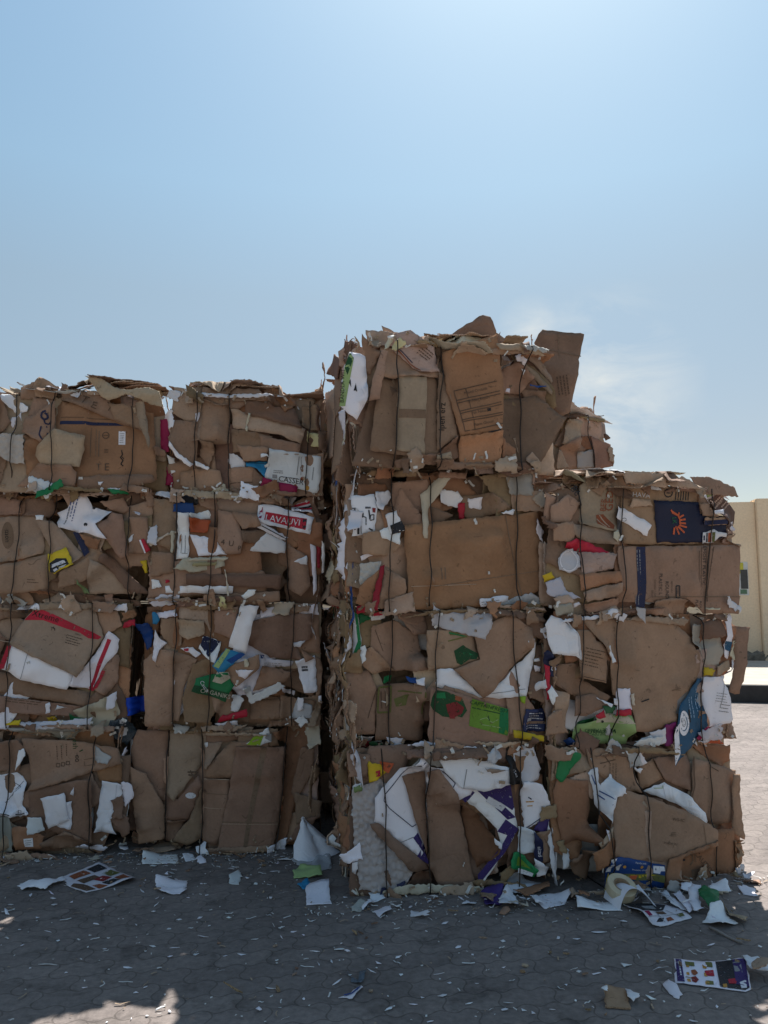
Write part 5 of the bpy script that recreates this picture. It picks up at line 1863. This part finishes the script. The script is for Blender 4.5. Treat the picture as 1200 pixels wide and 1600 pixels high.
ground_thing('cardboard_scrap', 'square brown cardboard scrap on the open paving', 'cardboard', 'K', 'G2', '690,548 755,540 769,598 692,592', cru=.012)
ground_thing('paper_scrap', 'white corner of paper under the square brown cardboard scrap', 'paper', 'W', 'G2', '678,562 700,555 700,590 690,588', cru=.008, group=PG)
ground_thing('paper_scrap', 'crumpled white paper right of the square brown cardboard scrap', 'paper', 'w', 'G2', '758,548 790,546 800,575 782,588 762,575', cru=.03, group=PG)
ground_thing('paper_scrap', 'blue and white torn wrapper on the open paving', 'wrapper', 'w', 'G1', '1062,560 1095,548 1130,525 1135,532 1100,566', cru=.02, decos='>l blue 4 1075,556 1100,552 1125,532')
ground_thing('paper_scrap', 'dark grey crumpled wrapper on the open paving', 'wrapper', 'slate', 'G1', '1085,475 1100,512 1132,520 1145,472 1128,480 1118,510 1100,500', cru=.03, tint=2)

# white paper cone leaning against the second stack
def cone_paper():
    base = ground(*VW['G1'](970, 112)); V, F = [], []
    n, m = 14, 7
    top = base + Vector((-.06, .05, .215))
    for j in range(m + 1):
        t = j / m
        for i in range(n + 1):
            a = -2.3 + 3.5 * i / n
            r = (.15 * t) * (1 + .22 * math.sin(3 * a + .5))
            p = top.lerp(base, t) + Vector((math.cos(a) * r, math.sin(a) * r * .8, .02 * math.sin(a * 2) * t)) + Vector((RND.gauss(0, .006), RND.gauss(0, .006), RND.gauss(0, .005)))
            p.z = max(p.z, .004)
            V.append(p - base)
    for j in range(m):
        for i in range(n): F.append((j * (n + 1) + i, j * (n + 1) + i + 1, (j + 1) * (n + 1) + i + 1, (j + 1) * (n + 1) + i))
    o = mesh_obj('paper_cone', V, F, [M_PAPER], None, base, PALETTE['W'][0], None, [True] * len(F))
    tag(o, 'white sheet rolled into a cone standing between the second and the tallest stack', 'paper')
cone_paper()
def arch_paper():
    a, b = ground(*VW['G2'](735, 288)), ground(*VW['G2'](852, 278))
    eu = (b - a); L = eu.length; eu.normalize(); ev = Vector((-eu.y, eu.x, 0)); V, F = [], []
    n = 16
    for j in range(5):
        for i in range(n + 1):
            t = i / n
            z = .006 + .085 * math.sin(min(1, t * 1.05) * math.pi) ** .7 * (1 - .15 * j / 4) + (.05 * max(0, t - .8) * 5 * (j / 4))
            V.append(a + eu * (L * t) + ev * (-.01 + .045 * j + .05 * math.sin(t * 3)) + UP * z - a)
    for j in range(4):
        for i in range(n): F.append((j * (n + 1) + i, j * (n + 1) + i + 1, (j + 1) * (n + 1) + i + 1, (j + 1) * (n + 1) + i))
    o = mesh_obj('paper_scrap', V, F, [M_PAPER], None, a, PALETTE['W'][0], None, [True] * len(F))
    tag(o, 'white sheet arched up over the half folded flyer', 'paper', PG)
arch_paper()
# roll of tape
def tape_roll():
    p = ground(*VW['G6'](545, 535))
    e = empty('tape_roll', (p.x, p.y, 0), .3); tag(e, 'cream roll of packing tape at the foot of the blue and yellow pack', 'tape roll')
    def ring(name, r0, r1, h, mat, z0):
        bm = bmesh.new(); n = 40
        prof = [(r0, 0), (r1 - .002, 0), (r1, .002), (r1, h - .002), (r1 - .002, h), (r0, h)]
        vs = [[bm.verts.new((r * math.cos(2 * math.pi * k / n), r * math.sin(2 * math.pi * k / n), z0 + z)) for r, z in prof] for k in range(n)]
        for k in range(n):
            for i in range(len(prof)):
                bm.faces.new((vs[k][i], vs[(k + 1) % n][i], vs[(k + 1) % n][(i + 1) % len(prof)], vs[k][(i + 1) % len(prof)]))
        bmesh.ops.recalc_face_normals(bm, faces=bm.faces)
        o = bm_obj(name, bm, mat, e); o.rotation_euler = (R(28), 0, 0); o.location.z = .045
    ring('tape_winding', .045, .078, .05, flat_mat("tape_cream", (.56, .48, .33), .35, 0, .12, 20), 0)
    ring('cardboard_core', .038, .0445, .052, flat_mat("core_card", (.30, .21, .13), .9), -.001)
tape_roll()
def stick():
    a, b = ground(*VW['G5'](700, 500)), ground(*VW['G5'](972, 632))
    V, F = tube([a + UP * .008 + (b - a) * t + UP * .003 * math.sin(t * 7) for t in np.linspace(0, 1, 8)], .0065)
    tag(mesh_obj('stick', [v - a for v in V], F, [flat_mat("stick_grey", (.25, .22, .2), .8)], None, a, None, None, [True] * len(F)), 'thin grey-brown stick lying below the white sheet at the right', 'stick')
stick()

# small torn scraps: those that can be made out in the photograph, then more of the same
spots = {'G1': [(98, 240, 16, 6), (160, 235, 20, 8), (250, 226, 10, 6), (20, 297, 30, 8), (225, 262, 12, 5), (330, 260, 14, 6), (115, 310, 14, 6), (150, 458, 34, 9), (182, 382, 8, 6), (70, 398, 7, 6),
  (60, 348, 9, 6), (300, 330, 12, 5), (325, 408, 7, 5), (425, 332, 8, 7), (445, 228, 18, 8), (480, 290, 12, 8), (528, 345, 10, 7), (560, 316, 12, 6), (625, 310, 22, 8), (645, 240, 14, 9),
  (635, 370, 16, 10), (612, 426, 14, 8), (682, 392, 12, 5), (545, 405, 16, 8), (480, 400, 18, 9), (455, 415, 14, 8), (530, 432, 14, 7), (395, 466, 26, 8), (755, 425, 32, 12), (705, 430, 10, 5),
  (720, 160, 16, 8), (800, 205, 16, 8), (845, 248, 12, 10), (855, 165, 20, 9), (795, 378, 20, 8), (880, 340, 14, 9), (915, 355, 18, 8), (975, 320, 16, 9), (860, 400, 18, 6), (1060, 410, 36, 7),
  (1050, 515, 30, 12), (1180, 453, 20, 8), (1160, 485, 14, 9), (735, 541, 42, 8), (515, 552, 8, 6), (845, 533, 22, 9), (810, 600, 14, 8), (875, 595, 10, 6), (950, 565, 8, 5), (1080, 248, 20, 8),
  (1170, 330, 14, 7), (280, 365, 7, 4), (380, 110, 16, 7), (60, 125, 14, 6), (265, 80, 30, 12), (330, 90, 34, 10), (388, 96, 30, 12), (635, 105, 24, 10), (590, 92, 20, 9), (310, 117, 28, 6), (455, 528, 8, 6),
  (545, 160, 12, 7), (520, 172, 16, 6), (590, 165, 14, 6), (170, 270, 22, 7), (35, 270, 18, 7), (205, 482, 10, 6), (262, 530, 12, 6), (425, 545, 10, 6), (495, 600, 22, 9), (460, 618, 14, 7), (530, 606, 12, 7)],
 'G2': [(44, 434, 34, 12), (190, 327, 16, 12), (132, 352, 10, 5), (232, 402, 18, 5), (308, 374, 14, 5), (372, 384, 16, 7), (374, 466, 14, 10), (440, 463, 18, 7), (600, 377, 18, 6), (574, 314, 12, 9),
  (672, 356, 26, 14), (682, 410, 12, 6), (572, 424, 12, 7), (750, 322, 18, 8), (660, 485, 28, 9), (685, 470, 14, 12), (755, 460, 28, 14), (628, 490, 12, 7), (608, 490, 12, 6), (870, 445, 20, 16),
  (892, 487, 14, 9), (840, 517, 24, 12), (836, 545, 16, 8), (830, 563, 30, 6), (1025, 394, 20, 10), (388, 578, 34, 12), (435, 602, 16, 8), (465, 610, 12, 6), (378, 600, 24, 9), (95, 582, 18, 5),
  (185, 554, 22, 9), (55, 488, 14, 6), (15, 595, 26, 10), (120, 560, 14, 6), (435, 480, 16, 7), (962, 633, 22, 12), (1040, 590, 10, 8), (1000, 540, 30, 11), (280, 297, 12, 5), (335, 283, 18, 9), (430, 258, 24, 8),
  (545, 375, 12, 6), (525, 600, 10, 5), (600, 570, 10, 5), (640, 600, 12, 6), (570, 520, 10, 5), (520, 420, 10, 5), (240, 250, 16, 7), (160, 232, 16, 9), (920, 620, 12, 6), (800, 490, 14, 5), (865, 470, 34, 7),
  (990, 190, 26, 8), (940, 205, 20, 7), (1060, 180, 30, 8), (1110, 190, 24, 7), (1160, 440, 12, 8), (1080, 470, 10, 6), (205, 515, 10, 5)]}
SG1, SG2 = 'small white paper scraps scattered on the paving', 'small brown cardboard bits scattered on the paving'
def scrap_at(u, v, L, wd, white, ang=None):
    a = RND.random() * math.pi if ang is None else ang
    k = RND.choice((3, 4, 4, 5))
    if RND.random() < .35: L *= 1.35; wd *= .5
    pts = []
    for i in range(k):
        t = 2 * math.pi * (i + .25 * RND.random()) / k
        x, y = math.cos(t) * L / 2 * (.55 + .8 * RND.random()), math.sin(t) * wd / 2 * (.5 + .9 * RND.random())
        pts.append((u + x * math.cos(a) - y * math.sin(a), v + x * math.sin(a) + y * math.cos(a)))
    code = ('W' if RND.random() < .7 else 'w') if white else RND.choice(('K', 'T', 'D', 'V'))
    s = lay(GF, pts, code, name='paper_scrap' if white else 'cardboard_bit', cru=.010, tilt=(RND.gauss(0, .22), RND.gauss(0, .22)), curl=1, q=95, parent=None, sp=max(.008, L * .3), tear=.001, fold=0)
    if s is None: return
    if white: tag(s.o, 'small torn white paper scrap lying loose on the dark paving', 'paper scrap', SG1)
    else: tag(s.o, 'small torn brown cardboard bit lying loose on the dark paving', 'cardboard bit', SG2)
for vk, lst in spots.items():
    for (x, y, w, h) in lst:
        V = VW[vk]
        c = GF.px(*V(x, y)); e = GF.px(*V(x + w, y)); t = GF.px(*V(x, y - h))
        scrap_at(c[0], c[1], abs(e[0] - c[0]) * 1.25, max(.018, min(abs(t[1] - c[1]) * .7, abs(e[0] - c[0]) * .8)), RND.random() < .9, RND.gauss(0, .5))
def clearspot(x, y):
    if y > 4.95 and x < .0: return False
    if y > 4.1 + .12 * x and x > -.3: return False
    return True
n = 0
clus = [(RND.uniform(-2.4, 2.0), RND.uniform(2.5, 4.6), .05 + .2 * RND.random()) for _ in range(13)]
while n < 120:
    if n < 45: x, y = RND.uniform(-3.2, 3.0), RND.uniform(2.3, 5.2)
    else:
        cx_, cy_, cs_ = RND.choice(clus); x, y = RND.gauss(cx_, cs_), RND.gauss(cy_, cs_)
    if not clearspot(x, y) or abs(x) > y * .52: continue
    scrap_at(x + 4.2, y - 1.6, .012 + .04 * RND.random() ** 2, .006 + .014 * RND.random(), RND.random() < .72)
    n += 1
# a drift of bits along the feet of the stacks
n = 0
while n < 70:
    t = RND.random()
    if t < .5: x = RND.uniform(-2.6, -.35); y = 5.02 - abs(RND.gauss(0, .12))
    else:
        x = RND.uniform(-.2, 2.2); y = (4.28 + .09 * x if x < 1 else 4.17 + .22 * x) - abs(RND.gauss(0, .12))
    scrap_at(x + 4.2, y - 1.6, .02 + .05 * RND.random() ** 2, .01 + .03 * RND.random(), RND.random() < .65)
    n += 1
# crumpled papers and torn card heaped along the feet of the two right-hand stacks
HG1, HG2 = 'crumpled papers heaped along the foot of the stacks', 'torn card heaped along the foot of the stacks'
for i in range(26):
    if i % 3 == 2: x = RND.uniform(-2.6, -.5); y = 5.0 - abs(RND.gauss(0, .08))
    else:
        x = RND.uniform(-.2, 2.2); y = (4.24 + .10 * x if x < 1 else 4.13 + .22 * x) - abs(RND.gauss(0, .07))
    white = RND.random() < .62
    w_, h_ = .05 + .08 * RND.random(), .03 + .045 * RND.random()
    s = lay(GF, rect_poly((x + 4.2, y - 1.6), w_, h_, RND.random() * 3, .7), (pick([('W', 5), ('w', 4), ('C', 1)]) if white else pick([('K', 4), ('T', 3), ('D', 3), ('O', 1)])), name='crumpled_paper' if white else 'cardboard_scrap',
            cru=.03, tilt=(RND.gauss(0, .2), RND.gauss(0, .2)), curl=1, q=70, parent=None, sp=.013, tear=.004, fold=1)
    if white: tag(s.o, 'crumpled white paper scrap heaped against the foot of the stacked bales', 'paper', HG1)
    else: tag(s.o, 'crushed brown card scrap heaped against the foot of the stacked bales', 'cardboard', HG2)
# shreds and crumbs nobody could count
V, F, MI = [], [], []
for i in range(2300):
    if i < 1300:
        x, y = RND.uniform(-3.4, 3.4), RND.uniform(2.2, 5.3)
        if not clearspot(x, y): continue
    elif i < 1800: x = RND.uniform(-2.6, -.35); y = 5.05 - abs(RND.gauss(0, .14))
    else: x = RND.uniform(-.4, 2.4); y = (4.28 + .09 * x if x < 1 else 4.17 + .22 * x) - abs(RND.gauss(0, .14))
    L, wd = .008 + .055 * RND.random() ** 4, .0014 + .0024 * RND.random()
    a = RND.random() * 6.3; cv = RND.gauss(0, 20); st = len(V); k = 3
    for t in range(k + 1):
        nx, ny = -math.sin(a) * wd, math.cos(a) * wd
        z = .005 + .004 * abs(math.sin(t * 1.4 + i))
        V += [(x + nx, y + ny, z), (x - nx, y - ny, z + .001)]
        x += math.cos(a) * L / k; y += math.sin(a) * L / k; a += cv * L / k
    m = 0 if RND.random() < .6 else 1
    for t in range(k): F.append((st + 2 * t, st + 2 * t + 1, st + 2 * t + 3, st + 2 * t + 2)); MI.append(m)
o = mesh_obj('paper_crumbs', V, F, [M_SHW, M_SHB], None, None, None, MI, [True] * len(F))
tag(o, 'fine shreds and crumbs of paper strewn over the paving', 'litter', kind='stuff')

# notice on the far wall, half hidden by the right-hand stack
wp = WL.location; wr = Matrix.Rotation(R(-9), 4, 'Z')
O = wp + wr @ Vector((0, -.012, 0)); eu = wr @ Vector((1, 0, 0)); nn = wr @ Vector((0, -1, 0))
def wpx(x, y):
    d = ray(x, y); t = (O - CAMP).dot(nn) / d.dot(nn); p = CAMP + d * t - O
    return p.dot(eu), p.z
bpy.data.objects.remove(NB)
def wall_quad(name, x0, y0, x1, y1, col, parent, off):
    (u0, v0), (u1, v1) = wpx(x0, y1), wpx(x1, y0)
    bm = bmesh.new(); box_bm(bm, u0, u1, -.012 - off, -.001, v0, v1)
    return bm_obj(name, bm, col, parent)
NBE = empty('wall_notice', wp, R(-9)); tag(NBE, 'yellow and black notice board fixed to the beige wall', 'sign')
wall_quad('backing_board', 1146, 878, 1168, 930, flat_mat("notice_white", (.6, .6, .6), .5), NBE, 0)
wall_quad('yellow_panel', 1147, 879, 1161, 896, flat_mat("notice_yellow", (.55, .5, .05), .5), NBE, .006)
wall_quad('dark_panel', 1158, 890, 1167.5, 920, flat_mat("notice_dark", (.05, .05, .05), .5), NBE, .009)
wall_quad('green_panel', 1157, 921, 1167, 928, flat_mat("notice_green", (.1, .2, .12), .5), NBE, .006)
